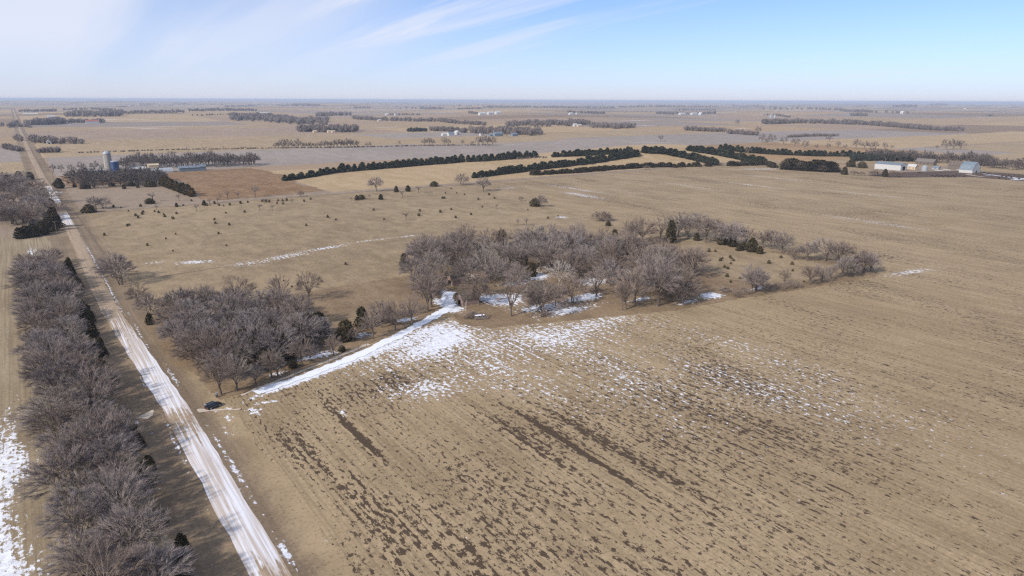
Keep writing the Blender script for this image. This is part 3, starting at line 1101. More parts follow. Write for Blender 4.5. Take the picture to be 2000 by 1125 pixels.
for (kd, px, py, hp, lab) in (('bare', 1128, 478, 46, 'bare tree with open fork behind the homestead woods'), ('open', 1178, 484, 44, 'upright bare tree beside a pointed cedar'), ('open', 1232, 482, 60, 'tall thin bare tree where the ring of trees begins')):
    plant_px(kd, px, py, hp, lab)
plant_px('cedar', 1200, 475, 28, 'pointed dark cedar between bare trees behind the woods', wide=.9)
plant_px('cedar', 1235, 477, 22, 'rounded dark cedar at the start of the ring of trees', wide=1.3)
plant_px('cedar', 1310, 474, 44, 'tall narrow dark cedar in the ring of trees', wide=.8)
plant_px('bush', 1188, 441, 9, 'small dark bush beside the round thicket in the field edge')
plant_px('shrub', 1172, 431, 20, 'round reddish thicket at the edge of the field', wide=1.9)
plant_px('shrub', 1178, 430, 17, 'smaller stems of the round thicket at field edge', wide=1.6)
plant_px('multi', 1056, 404, 24, 'round bare tree with snow behind it at pasture edge', wide=1.1)
plant_px('bush', 1045, 403, 16, 'dark thicket at the foot of the round pasture tree')
plant_px('shrub', 1018, 393, 10, 'small bare shrub left of the round pasture tree', wide=1.2)

for k_, (px, py, hp) in enumerate(((808, 560, 62), (826, 582, 66), (852, 562, 58), (915, 556, 58), (930, 582, 56), (990, 556, 54), (1010, 572, 58), (1120, 592, 60), (1165, 580, 66), (1240, 592, 74))):
    plant_px(('bare', 'multi', 'open')[k_ % 3], px, py, hp, '%s bare tree of the homestead yard front, from the left' % nth(k_ + 1), 'trees at the front of the homestead yard', wide=rng.uniform(1.0, 1.3))
for k_ in range(16):
    t = k_ / 15
    plant_px('shrub', 610 + 215 * t + rng.uniform(-6, 6), 690 - 80 * t + rng.uniform(-10, 2), rng.uniform(10, 20), '%s low brown shrub along the driveway fence, from the road' % nth(k_ + 1), 'shrubs along the driveway fence', wide=1.5)

# --- ring of trees round the small pasture
ORD = ('first', 'second', 'third', 'fourth', 'fifth', 'sixth', 'seventh', 'eighth', 'ninth', 'tenth', 'eleventh', 'twelfth', 'thirteenth', 'fourteenth', 'fifteenth', 'sixteenth', 'seventeenth', 'eighteenth')
north = ((1255, 474, 50), (1290, 468, 48), (1324, 462, 50), (1340, 464, 46), (1362, 466, 52), (1378, 474, 54), (1396, 470, 44), (1412, 478, 46), (1432, 482, 50), (1455, 480, 40), (1490, 484, 38), (1505, 486, 40), (1526, 494, 44), (1550, 508, 30), (1576, 510, 38), (1608, 509, 50), (1636, 516, 48), (1648, 512, 44))
for k_, (px, py, hp) in enumerate(north):
    plant_px(('bare', 'open', 'bare', 'multi')[k_ % 4], px, py, hp, ORD[k_] + ' bare tree along the far side of the tree ring', 'trees on the far side of the ring', wide=rng.uniform(1.1, 1.35))
south = ((1468, 574, 62), (1480, 570, 46), (1531, 556, 34), (1580, 556, 40), (1605, 550, 34), (1622, 545, 30), (1644, 541, 44), (1660, 540, 40), (1666, 537, 36), (1683, 535, 48), (1690, 534, 44), (1700, 530, 40))
for k_, (px, py, hp) in enumerate(south):
    plant_px(('bare', 'multi', 'open')[k_ % 3], px, py, hp, ORD[k_] + ' bare tree along the near side of the tree ring', 'trees on the near side of the ring', wide=rng.uniform(1.0, 1.2))
for k_, (px, py, hp) in enumerate(((1360, 470, 16), (1410, 478, 26), (1430, 482, 22), (1443, 490, 15), (1468, 492, 28), (1452, 488, 16), (1484, 496, 16))):
    plant_px('cedar', px, py, hp, ORD[k_] + ' dark cedar of the row under the ring trees', 'cedars under the ring trees', wide=1.25)
for (px, py, hp, w_) in ((1450, 575, 16, 1.6), (1500, 570, 15, 1.5), (1520, 566, 15, 1.5), (1540, 563, 15, 1.4), (1556, 561, 13, 1.3), (1440, 580, 12, 1.5)):
    plant_px('shrub', px, py, hp, 'dark brushy shrub on the near edge of the ring', 'brush on the near edge of the ring', wide=w_)
for (px, py) in ((1350, 500), (1364, 494), (1384, 492), (1397, 492), (1426, 504), (1428, 506), (1411, 506), (1407, 510), (1427, 516), (1432, 510), (1415, 523), (1421, 526), (1525, 504), (1547, 517), (1548, 530), (1502, 515), (1427, 552), (1445, 545), (1420, 541), (1570, 551)):
    plant_px('seedling', px, py, rng.uniform(4, 7.5), 'dark cedar seedling in the grass inside the tree ring', 'cedar seedlings inside the tree ring')

# --- pasture: seedlings, bushes, saplings
seeds = [(265, 422), (280, 415), (270, 426), (278, 419), (302, 414), (310, 416), (320, 420), (338, 428), (345, 418), (336, 426), (322, 424), (253, 440), (249, 442), (419, 430), (421, 437), (441, 417), (478, 415), (448, 440), (324, 467), (343, 458), (338, 491), (288, 480), (442, 480), (204, 460), (427, 457),
         (512, 394), (520, 395), (526, 395), (541, 398), (543, 393), (553, 399), (552, 393), (594, 394), (607, 390), (560, 392), (730, 411), (750, 429), (598, 441), (656, 430), (818, 422), (881, 410), (860, 415), (864, 388), (868, 388), (881, 369), (892, 378), (870, 378), (907, 381), (942, 405), (920, 420), (934, 390), (966, 388), (955, 381), (1090, 423), (1070, 427), (640, 425), (820, 413), (890, 426), (1031, 411),
         (222, 405), (236, 407), (251, 413), (275, 404), (396, 400), (404, 402), (419, 398), (428, 402), (437, 403), (449, 401), (374, 393), (345, 402), (358, 402), (470, 398), (484, 396), (570, 561), (582, 557), (621, 556), (628, 551), (554, 549), (675, 517), (250, 702)]
for (px, py) in seeds:
    plant_px('seedling', px, py, rng.uniform(3.0, 6.0), 'dark cedar seedling dotted over the open pasture', 'cedar seedlings in the pasture')
for (px, py, hp, kd, lab) in ((697, 391, 10, 'cedar', 'dark cedar at left of the pair below the lone tree'), (706, 389, 9, 'bush', 'dark cedar at right of the pair below the lone tree'), (744, 390, 11, 'cedar', 'single dark cedar right below the lone tree'), (774, 375, 12, 'cedar', 'dark cedar right of the lone tree by the lane'),
                          (797, 374, 12, 'cedar', 'dark cedar half hidden by a sapling on the lane'), (848, 364, 10, 'bush', 'wide low dark cedar bush on the lane'), (174, 415, 16, 'bush', 'dark bush at the corner of road and lane'), (293, 398, 11, 'bush', 'dark bush on the lane below a bare tree'),
                          (345, 404, 8, 'cedar', 'small dark cedar on the pasture edge of the lane'), (117, 368, 20, 'cedar', 'dark cedar left of the farm woods by the road'), (112, 362, 10, 'bush', 'low dark cedar clump by the road'), (399, 401, 10, 'cedar', 'dark small cedar among lane saplings')):
    plant_px(kd, px, py, hp, lab, wide=1.3)
for (px, py, hp, kd, lab) in ((735, 374, 29, 'bare', 'large round bare tree standing alone on the lane'), (588, 384, 13, 'multi', 'small round bare tree on the lane left of the lone tree'), (903, 362, 24, 'multi', 'pale bare tree before the pine row end'), (944, 374, 30, 'bare', 'bare tree on the lane at the field corner'),
                          (185, 408, 26, 'multi', 'wide pale bare tree behind the corner bush'), (205, 408, 24, 'multi', 'second pale bare tree behind the corner bush'), (498, 386, 28, 'sapling', 'tall slim bare tree beside the orange grass')):
    plant_px(kd, px, py, hp, lab, wide=1.25)
for (px, py, hp) in ((298, 394, 20), (350, 392, 16), (430, 390, 14), (445, 388, 18), (465, 388, 16), (384, 412, 15), (508, 412, 16), (532, 412, 14), (786, 386, 16), (818, 377, 16), (793, 430, 18), (1012, 440, 16), (1028, 440, 18), (970, 407, 10), (722, 388, 10), (686, 392, 8), (516, 398, 12), (570, 398, 12), (305, 410, 12), (410, 400, 14), (425, 396, 12)):
    plant_px('sapling', px, py, hp, 'thin bare sapling in the pasture near the lane', 'saplings in the pasture', wide=1.3)

# --- woods west of the road beyond the stubble
g5 = polyG((0, 448), (60, 452), (104, 452), (112, 430), (104, 410), (96, 390), (84, 372), (60, 350), (20, 352), (-40, 360), (-60, 420))
for p in scatter(g5, 42, 6.5, 31):
    plant(rng.choice(('bare', 'multi')), p[0], p[1], rng.uniform(10, 15), 'bare grey tree in the woods west of the road crossing', 'trees of the woods west of the road', wide=1.75)
for p in scatter(g5, 30, 6.0, 33):
    plant('shrub', p[0], p[1], rng.uniform(3, 5), 'brown undergrowth shrub in the woods west of the road', 'undergrowth of the woods west of the road', parts=False, wide=1.6)
for (px, py, hp) in ((108, 445, 30), (98, 452, 30), (84, 458, 26), (68, 462, 26), (52, 464, 24), (40, 466, 22), (104, 430, 26), (100, 412, 24), (88, 385, 18), (60, 352, 16), (38, 350, 16), (15, 356, 14)):
    plant_px('cedar', px, py, hp, 'dark cedar on the edge of the woods west of the road', 'cedars of the woods west of the road', wide=1.4)

# --- woods in front of the left farmstead
for k_ in range(14):
    t = k_ / 13
    plant_px('rust' if k_ % 3 == 1 else 'cedar', 318 + 58 * t, 362 + 22 * t, rng.uniform(16, 21), '%s brown green cedar of the row trailing off the farm woods' % nth(k_ + 1), 'cedar row trailing off the farm woods', parts=False, wide=1.35)
for k_ in range(9):
    plant_px(('cedar', 'bush')[k_ % 2], 150 + k_ * 21 + rng.uniform(-9, 9), 369 - abs(k_ - 4) * .8 + rng.uniform(-5, 2), rng.uniform(6, 13), '%s dark cedar under the farm woods, counted from the road' % nth(k_ + 1), 'cedars under the farm woods', parts=False, wide=1.3)


# --- pine and cedar belts on the slopes
def belt(kind, line, n, hpx, label, group, rows=1, wide=1.0, gap=0.0):
    pts = [Vector(G(*p)) for p in line]
    seg = [(b - a).length for a, b in zip(pts[:-1], pts[1:])]
    tot = sum(seg)
    count = 0
    for r_ in range(rows):
        for i in range(n):
            s = tot * (i + .5 + rng.uniform(-.25, .25)) / n
            if gap and rng.random() < gap:
                continue
            j = 0
            while j < len(seg) - 1 and s > seg[j]:
                s -= seg[j]
                j += 1
            p = pts[j].lerp(pts[j + 1], min(1, s / seg[j]))
            d = (pts[j + 1] - pts[j]).normalized()
            p = p + Vector((-d.y, d.x)) * (r_ * 5.5 + rng.uniform(-1, 1))
            h_ = hpx * mpp(p.x, p.y) * rng.uniform(.75, 1.15)
            count += 1
            plant(kind, p.x, p.y, h_, '%s %s, from the left' % (nth(count), label), group, False, wide * 2.0 * rng.uniform(.8, 1.25))


belt('pine', [(552, 354), (600, 347), (650, 338), (720, 332), (800, 325), (900, 317), (1048, 307)], 58, 12, 'dark pine of the front row in the long hayfield belt', 'pines of the hayfield belt', 1, 1.15)
belt('pine', [(660, 332), (760, 325), (900, 313), (1045, 303)], 34, 12, 'dark pine of the rear row in the long hayfield belt', 'pines of the hayfield belt', 1, 1.15)
belt('pine', [(1080, 307), (1150, 304), (1235, 298)], 22, 12, 'dark pine of the short belt left of the hilltop', 'pines left of the hilltop', 1, 1.15)
belt('pine', [(925, 348), (1000, 338), (1070, 329), (1140, 321), (1200, 312), (1245, 304)], 52, 14, 'dark pine of the belt climbing the near side of the hill', 'pines climbing the hill', 1, 1.15)
belt('pine', [(1256, 298), (1300, 301), (1340, 309), (1375, 317), (1398, 323)], 40, 13, 'dark pine of the belt dropping from the hilltop', 'pines dropping from the hilltop', 1, 1.2)
belt('pine', [(1342, 294), (1390, 301), (1430, 308), (1470, 317), (1496, 322)], 40, 13, 'dark pine of the second belt right of the hilltop', 'pines of the second slope belt', 1, 1.2)
belt('pine', [(1404, 291), (1450, 297), (1520, 302), (1600, 305), (1700, 306), (1760, 306)], 44, 11, 'dark pine of the far belt behind the orange field', 'pines behind the orange field', 1, 1.2)
belt('cedar', [(1040, 342), (1120, 338), (1200, 331), (1260, 327), (1310, 326)], 44, 9, 'low dark cedar of the hedge row above the big field', 'cedars of the low hedge row', 1, 1.3, .06)
belt('cedar', [(1312, 327), (1360, 325), (1430, 324), (1500, 322), (1510, 328)], 26, 9, 'low dark cedar at the foot of the hill belts', 'cedars at the foot of the hill', 1, 1.3, .15)
belt('cedar', [(1540, 331), (1590, 334), (1628, 336)], 14, 20, 'dark cedar of the clump left of the right farm', 'cedars left of the right farm', 1, 1.15)
plant_px('cedar', 1649, 341, 15, 'single pointed cedar at the near corner of the right farm', parts=False, wide=1.3)
plant_px('cedar', 1728, 345, 15, 'single dark cedar in front of the white shed', parts=False, wide=1.2)
plant_px('bush', 1683, 328, 12, 'dark cedar bush beside the tall pole', parts=False, wide=1.2)
plant_px('bush', 1662, 326, 14, 'dark cedar bush left of the tall pole', parts=False, wide=1.0)
for (px, py, hp) in ((1565, 333, 17), (1532, 330, 12), (1609, 336, 13), (1668, 342, 10), (1682, 343, 9), (1706, 344, 12), (1715, 344, 14), (1745, 345, 12), (1752, 345, 10), (1262, 331, 8), (1408, 324, 7)):
    plant_px('shrub', px, py, hp, 'grey bare brush beside the big field near the right farm', 'brush near the right farm', parts=False, wide=1.5)


# --- far woods: each a mass of small trees that nobody could count
LOD = []
for sd in range(6):
    rr = random.Random(900 + sd)
    a = Arr()
    n0 = 7
    for i in range(4):
        for j in range(n0):
            an = 6.283 * j / n0 + i * .4
            r_ = (.16, .30, .28, .08)[i] * rr.uniform(.6, 1.25)
            a.v.append(Vector((r_ * math.cos(an), r_ * math.sin(an), (.0, .30, .58, .80)[i] + rr.uniform(-.05, .05))))
    for i in range(3):
        for j in range(n0):
            q = (j + 1) % n0
            a.f.append((i * n0 + j, i * n0 + q, (i + 1) * n0 + q, (i + 1) * n0 + j))
    for _ in range(120):
        an, t = rr.uniform(0, 6.283), rr.uniform(.12, .80)
        r_ = (.16 + .34 * math.sin(math.pi * min(1, t * .95 + .08))) * rr.uniform(.5, 1.0)
        p = Vector((r_ * math.cos(an), r_ * math.sin(an), t * .92))
        a.blade(p, (Vector((math.cos(an) * .7, math.sin(an) * .7, .9)) + rdir(rr) * .6).normalized(), rr.uniform(.14, .30), .05, rr)
    LOD.append((np.array([tuple(v) for v in a.v]), a.f))
M['farwood'] = twig_mat('far_woods_grey', (.120, .100, .092), (.200, .168, .155))
M['farpine'] = twig_mat('far_woods_dark', (.030, .036, .028), (.055, .055, .042))


def far_wood(pts, hpx, label, wide=.9, mat='farwood', group=None, name='distant_woods'):
    vs, fs = [], []
    for (x, y) in pts:
        v, f = LOD[rng.randrange(len(LOD))]
        H = hpx * mpp(x, y) * rng.uniform(.7, 1.15)
        a = rng.uniform(0, 6.283)
        W_ = H * wide * rng.uniform(.8, 1.2)
        ca, sa = math.cos(a) * W_, math.sin(a) * W_
        b = len(vs)
        z0 = hz(x, y) - .1
        for p in v:
            vs.append((x + p[0] * ca - p[1] * sa, y + p[0] * sa + p[1] * ca, z0 + p[2] * H))
        fs += [tuple(i + b for i in q) for q in f]
    o = obj(name, mesh(name, vs, fs, M[mat]))
    return tag(o, label, 'woods', group, 'stuff')


def far_line(line, n, hpx, label, depth=0.0, wide=.9, mat='farwood'):
    pts = [Vector(G(*p)) for p in line]
    seg = [(b - a).length for a, b in zip(pts[:-1], pts[1:])]
    tot = sum(seg)
    out = []
    for i in range(n):
        s = tot * (i + rng.random()) / n
        j = 0
        while j < len(seg) - 1 and s > seg[j]:
            s -= seg[j]
            j += 1
        p = pts[j].lerp(pts[j + 1], min(1, s / seg[j]))
        dn = p.normalized()
        p = p + dn * rng.uniform(0, depth)
        out.append((p.x, p.y))
    return far_wood(out, hpx, label, wide, mat)


LIGHT = []
for i in range(6):
    (tv, tf), (cv, cf) = bare_tree(1200 + i, 1.0, rng.uniform(.5, .62), rng.uniform(.12, .2), 5, .48, 1, .016)
    nb = len(tv)
    LIGHT.append((np.array([tuple(v) for v in list(tv) + list(cv)]), list(tf) + [tuple(q + nb for q in f) for f in cf]))


def mass(items, label, name='distant_bare_trees', wide=1.1, mat='farwood'):
    """far bare trees as one mass: items are (x, y, height)"""
    vs, fs = [], []
    for (x, y, H) in items:
        v, f = LIGHT[rng.randrange(len(LIGHT))]
        a = rng.uniform(0, 6.283)
        W_ = H * wide * rng.uniform(.85, 1.15)
        b = len(vs)
        q = np.empty_like(v)
        q[:, 0] = x + (v[:, 0] * math.cos(a) - v[:, 1] * math.sin(a)) * W_
        q[:, 1] = y + (v[:, 0] * math.sin(a) + v[:, 1] * math.cos(a)) * W_
        q[:, 2] = hz(x, y) - .1 + v[:, 2] * H
        vs += q.tolist()
        fs += [tuple(i + b for i in k) for k in f]
    return tag(obj(name, mesh(name, vs, fs, M[mat])), label, 'woods', None, 'stuff')


def mass_line(line, n, hpx, depth):
    pts = [Vector(G(*p)) for p in line]
    seg = [(b - a).length for a, b in zip(pts[:-1], pts[1:])]
    tot = sum(seg)
    out = []
    for i in range(n):
        s = tot * (i + rng.random()) / n
        j = 0
        while j < len(seg) - 1 and s > seg[j]:
            s -= seg[j]
            j += 1
        p = pts[j].lerp(pts[j + 1], min(1, s / seg[j]))
        p = p + p.normalized() * rng.uniform(0, depth)
        out.append((p.x, p.y, hpx * mpp(p.x, p.y) * rng.uniform(.7, 1.12)))
    return out


g6 = polyG((135, 366), (180, 370), (250, 368), (330, 362), (322, 350), (250, 346), (150, 350))
mass([(p[0], p[1], rng.uniform(10, 15)) for p in scatter(g6, 64, 5.0, 41)], 'dense grey bare woods in front of the farm with blue silo', 'bare_woods', 1.5)
SPARE = []
# woods behind the two farmsteads, close enough for branchy trees: single trees of the second rank
mass(mass_line([(240, 330), (320, 328), (420, 326), (500, 326)], 70, 25, 45), 'grey bare woods behind the farm with the blue silo', 'bare_woods', 1.15)
mass(mass_line([(1690, 314), (1760, 316), (1830, 319), (1900, 323), (1940, 330), (2040, 337)], 100, 21, 60), 'grey bare woods behind the farm at the right edge', 'bare_woods', 1.2)
far_line([(1660, 316), (1720, 315), (1790, 317)], 26, 17, 'dark evergreens at the left end of the right farm woods', 25, .7, 'farpine')
# single bare trees in mid distance
for (px, py, hp) in ((105, 336, 16), (120, 336, 15), (140, 336, 16), (160, 335, 20), (185, 334, 21), (200, 334, 14), (255, 333, 22)):
    SPARE.append(G(px, py) + (hp,))
for k_ in range(26):
    SPARE.append(G(538 + k_ * 6.4, 289.5 - k_ * .06) + (rng.uniform(9, 20),))
for (px, py, hp) in ((716, 287, 9), (722, 287, 10), (780, 282, 7), (829, 284, 15), (838, 284, 16), (846, 284, 13), (868, 283, 16), (876, 283, 12), (904, 283, 11), (922, 284, 9), (935, 284, 18), (943, 284, 20), (953, 284, 20), (962, 284, 18), (990, 268, 14), (1290, 276, 13), (1439, 245, 12)):
    SPARE.append(G(px, py) + (hp,))
for (px, py, hp) in ((1488, 279, 19), (1508, 279, 18), (1498, 282, 14), (1530, 282, 16), (1552, 287, 18), (1572, 291, 18), (1595, 291, 10), (1617, 291, 12), (1636, 289, 14), (1650, 291, 10), (1672, 291, 20), (1688, 291, 17), (1700, 291, 14), (1710, 291, 16), (1728, 292, 15), (1742, 291, 8), (1619, 277, 16), (1480, 262, 16), (1830, 291, 8), (1848, 292, 21), (1862, 292, 22), (1877, 292, 18), (1645, 306, 8), (1460, 302, 16), (1400, 298, 10), (1876, 256, 12)):
    SPARE.append(G(px, py) + (hp,))

mass([(x, y, hp * mpp(x, y)) for (x, y, hp) in SPARE], 'scattered bare trees along the far fence rows beyond the pine belts', 'distant_bare_trees', 1.1)

FW = [
    ([(0, 247), (40, 248), (60, 250)], 16, 8, 'dark far woods at the left edge by the road', 60), ([(62, 278), (110, 282), (160, 281)], 26, 16, 'bare grove round the white cottage beside the far road', 40), ([(8, 292), (45, 298)], 12, 13, 'scrub left of the far road', 30), ([(30, 274), (42, 276)], 5, 14, 'roadside clump left of the far road', 15), ([(75, 299), (118, 298)], 14, 12, 'scrub at the corner of the grey stubble field', 20),
    ([(50, 245), (90, 244), (128, 242)], 46, 14, 'square dark grove right of the far road', 120), ([(134, 240), (205, 240)], 26, 9, 'thin pale orchard rows beside the square grove', 50), ([(18, 250), (34, 246)], 8, 12, 'clump left of the road before the square grove', 40),
    ([(128, 229), (200, 228), (240, 227)], 46, 13, 'tall dark woods behind the square grove', 250), ([(240, 223), (300, 222), (360, 221)], 50, 6, 'long low woods running right from the square grove', 250), ([(368, 218), (420, 217), (500, 217)], 48, 6, 'low woods strip at far left centre', 250),
    ([(370, 226), (395, 226), (420, 225), (455, 224), (505, 223)], 26, 3.5, 'short dark hedges in the far tan field', 30), ([(35, 219), (90, 218), (110, 218)], 30, 6, 'far blue woods across the road', 200), ([(120, 216), (180, 214), (225, 215)], 30, 5, 'far blue woods beyond the dark grove', 200),
    ([(452, 236), (520, 238), (580, 243), (640, 244)], 120, 13, 'broad grey woods in the far middle field', 420), ([(584, 258), (640, 259), (698, 258)], 60, 15, 'near lobe of the broad grey woods with pale sheds', 140), ([(618, 228), (650, 226), (685, 226)], 26, 9, 'dark knoll of trees behind the broad grey woods', 150),
    ([(690, 233), (740, 236), (800, 237)], 40, 9, 'tail of woods right of the broad grey woods', 60), ([(800, 238), (860, 238), (880, 241), (950, 246)], 50, 9, 'hedge of bare trees before the grey slope', 60), ([(752, 225), (790, 225), (822, 225)], 20, 4.5, 'shelter row with white sheds in far tan field', 30),
    ([(797, 258), (834, 257)], 16, 9, 'square evergreen block beyond the fence row', 40), ([(842, 256), (880, 258), (912, 260)], 26, 11, 'grove behind the white far farm', 50), ([(920, 262), (970, 262), (1010, 264), (1058, 266)], 60, 15, 'dark grove behind the blue roofed far farm', 120),
    ([(990, 249), (1040, 248), (1100, 247), (1150, 246)], 80, 11, 'long far woods right of the blue roofed farm', 250), ([(1155, 250), (1200, 252), (1240, 250)], 44, 11, 'grove at the right end of the long far woods', 120), ([(916, 222), (938, 224)], 8, 6, 'small grove beside white far buildings', 60),
    ([(1110, 221), (1150, 222), (1182, 223)], 26, 6, 'far grove with white house in the middle distance', 100), ([(1280, 223), (1340, 224), (1398, 223)], 44, 6, 'far grove with three white barns', 150), ([(1320, 216), (1400, 216)], 24, 4, 'low far woods above the three barns grove', 150),
    ([(1338, 255), (1375, 257), (1414, 258)], 30, 10, 'row of dark round trees on the snowy slope', 25), ([(1422, 261), (1450, 263), (1480, 265)], 26, 10, 'second row of round trees on the snowy slope', 25), ([(1487, 226), (1515, 226), (1543, 230)], 22, 5, 'far hedge with grain bins', 40),
    ([(1490, 243), (1550, 241), (1620, 242), (1700, 245), (1760, 250), (1820, 255), (1880, 257)], 130, 11, 'long curved hedge woods across the right far fields', 60), ([(1490, 214), (1560, 214), (1640, 216), (1700, 220), (1780, 222)], 90, 6, 'low dark far woods on the right ridge', 120), ([(1663, 227), (1693, 227)], 18, 8, 'small square grove on the far right slope', 60),
    ([(1536, 269), (1580, 267), (1636, 266)], 40, 7, 'clipped dark hedge behind the scattered trees', 15), ([(1744, 209), (1790, 209)], 22, 6, 'far grove on the right skyline slope', 100), ([(1816, 205), (1852, 206)], 18, 4, 'faint far grove at right skyline', 100), ([(1925, 227), (1940, 227)], 5, 5, 'faint clump far right', 30),
    ([(780, 213), (820, 213), (866, 213)], 30, 5, 'faint far woods at centre left', 200), ([(894, 214), (940, 213)], 24, 4, 'dark low far woods at centre', 150), ([(945, 211), (1010, 211), (1100, 212), (1200, 213)], 90, 5, 'long faint far woods at centre', 300), ([(1210, 211), (1300, 209), (1400, 210)], 60, 4, 'long faint far woods right of centre', 300),
    ([(690, 212), (724, 211)], 14, 4, 'faint far woods left of centre', 150), ([(570, 207), (625, 207)], 30, 4, 'pale blue far woods', 300), ([(440, 209), (500, 208)], 26, 4, 'pale blue far woods at left centre', 300), ([(1430, 207), (1490, 208)], 26, 3.5, 'pale far woods below the white tower', 250),
]
for ln, n, hp, lab, dp in FW:
    far_line(ln, n, hp, lab, dp, .95, 'farpine' if ('evergreen' in lab or 'hedges' in lab) else 'farwood')
# hedges and copses fading to the horizon
rr = random.Random(77)
pts = []
for _ in range(150):
    px, py = rr.uniform(-200, 2200), 196.5 + 13 * rr.random() ** 1.6 + 3 * (rr.random() - .5)
    py = max(py, 197.5)
    x0, y0 = G(px, py)
    dirx = rr.random() < .75
    L = rr.uniform(150, 900)
    for _k in range(rr.randint(8, 22)):
        t = rr.uniform(-.5, .5) * L
        pts.append((x0 + (t if dirx else rr.uniform(-40, 40)), y0 + (rr.uniform(-40, 40) if dirx else t)))
vs, fs = [], []
for (x, y) in pts:
    v, f = LOD[rng.randrange(5)]
    H, b = rng.uniform(9, 15), len(vs)
    W_ = H * rng.uniform(1.5, 3.0)
    z0 = hz(x, y) - .2
    vs += [(x + p[0] * W_, y + p[1] * W_, z0 + p[2] * H) for p in v]
    fs += [tuple(i + b for i in q) for q in f[:46]]
tag(obj('distant_hedgerows', mesh('distant_hedgerows', vs, fs, M['farwood'])), 'far hedgerows and copses fading into the haze along the horizon', 'hedgerows', None, 'stuff')

# weedy fence line between the stubble fields
far_line([(150, 299), (250, 296), (330, 293), (420, 292), (535, 290), (700, 288), (830, 285), (960, 284)], 170, 3.2, 'brown weedy fence line between tan and grey fields', 4, 1.6)
far_line([(1010, 312), (1070, 309)], 10, 5, 'brush between the two pine belts', 10, 1.2)

# ---------------------------------------------------------------- buildings
M['white'] = simple('white_paint', (.47, .47, .465), .6, 0, .06, .6)
M['steel'] = simple('galvanised_steel', (.34, .37, .40), .55, .2, .12, .8)
M['steelblue'] = simple('blue_grey_roof_steel', (.17, .21, .25), .7, .1, .18, .5)
M['greyroof'] = simple('grey_shingle', (.16, .14, .13), .9, 0, .25, 1.2)
M['brownroof'] = simple('weathered_wood_roof', (.13, .105, .085), .95, 0, .35, 1.0)
M['brick'] = simple('weathered_pink_brick', (.31, .225, .19), .95, 0, .3, 1.4)
M['oldwood'] = simple('old_grey_boards', (.15, .125, .105), .95, 0, .35, 1.5)
M['dark'] = simple('dark_opening', (.012, .012, .014), .9, 0, .1, 1.0)
M['concrete'] = simple('silo_concrete', (.31, .29, .275), .9, 0, .15, .5)
M['siloblue'] = simple('blue_enamel', (.018, .050, .15), .40, .1, .1, .5, .5)
M['red'] = simple('faded_red_paint', (.30, .10, .08), .8, 0, .2, 1.0)
M['glass'] = simple('dark_glass', (.02, .025, .03), .12, 0, .1, 1.0, .6)
M['wood'] = simple('pole_wood', (.20, .165, .135), .9, 0, .25, 1.5)
M['tan'] = M['tan']
M['tanwall'] = simple('tan_siding', (.52, .42, .30), .8, 0, .12, 1.0)


def building(name, px, py, L, Wd, wall_h, roof_h, wall, roof, label, cat='building', axis='y', rz=0.0, door=None, windows=0, gambrel=False, loc=None, cupola=0, group=None, over=.35):
    """gabled building: ridge along an axis; parts wall, roof (> cupola), door, windows"""
    x, y = loc or G(px, py)
    base = min(hz(x + dx, y + dy) for dx in (-Wd / 2, Wd / 2) for dy in (-L / 2, L / 2))
    root = empty(name, (x, y, base), rz + (0 if axis == 'y' else -math.pi / 2))
    w = Wd / 2
    if gambrel:
        prof = [(-w, -.6), (w, -.6), (w, wall_h), (w * .62, wall_h + roof_h * .62), (0, wall_h + roof_h), (-w * .62, wall_h + roof_h * .62), (-w, wall_h)]
        rp = [(-w - over, wall_h - .15), (-w * .63, wall_h + roof_h * .62), (0, wall_h + roof_h), (w * .63, wall_h + roof_h * .62), (w + over, wall_h - .15)]
    else:
        prof = [(-w, -.6), (w, -.6), (w, wall_h), (0, wall_h + roof_h), (-w, wall_h)]
        k_ = over * roof_h / w
        rp = [(-w - over, wall_h - k_), (0, wall_h + roof_h), (w + over, wall_h - k_)]
    MB().prism(prof, -L / 2, L / 2, 'y').build('wall', wall, root)
    outer = [(a, z + .22) for a, z in rp]
    inner = [(a, z + .03) for a, z in rp]
    ro = MB().prism(outer + inner[::-1], -L / 2 - over, L / 2 + over, 'y').build('roof', roof, root)
    zr = wall_h + roof_h
    for c in range(cupola):
        t = (c + .5) / cupola - .5
        cb = MB().box(-.7, .7, L * t * .8 - .7, L * t * .8 + .7, zr - .3, zr + 1.1)
        cb.add([(-.9, L * t * .8 - .9, zr + 1.1), (.9, L * t * .8 - .9, zr + 1.1), (.9, L * t * .8 + .9, zr + 1.1), (-.9, L * t * .8 + .9, zr + 1.1), (0, L * t * .8, zr + 2.0)], [(0, 1, 4), (1, 2, 4), (2, 3, 4), (3, 0, 4), (3, 2, 1, 0)])
        cb.build('cupola', M['steel'], ro)
    if door:
        dw, dh, side = door
        if side == 's':
            MB().box(-dw / 2, dw / 2, -L / 2 - .06, -L / 2 + .05, -.1, dh).build('door', M['dark'], root)
        else:
            MB().box(-w - .06, -w + .05, -dw / 2, dw / 2, -.1, dh).build('door', M['dark'], root)
    for i in range(windows):
        yy = -L / 2 + L * (i + .5) / windows
        MB().box(-w - .05, -w + .05, yy - .55, yy + .55, wall_h * .38, wall_h * .38 + 1.2).build('window', M['glass'], root)
    return tag(root, label, cat, group)


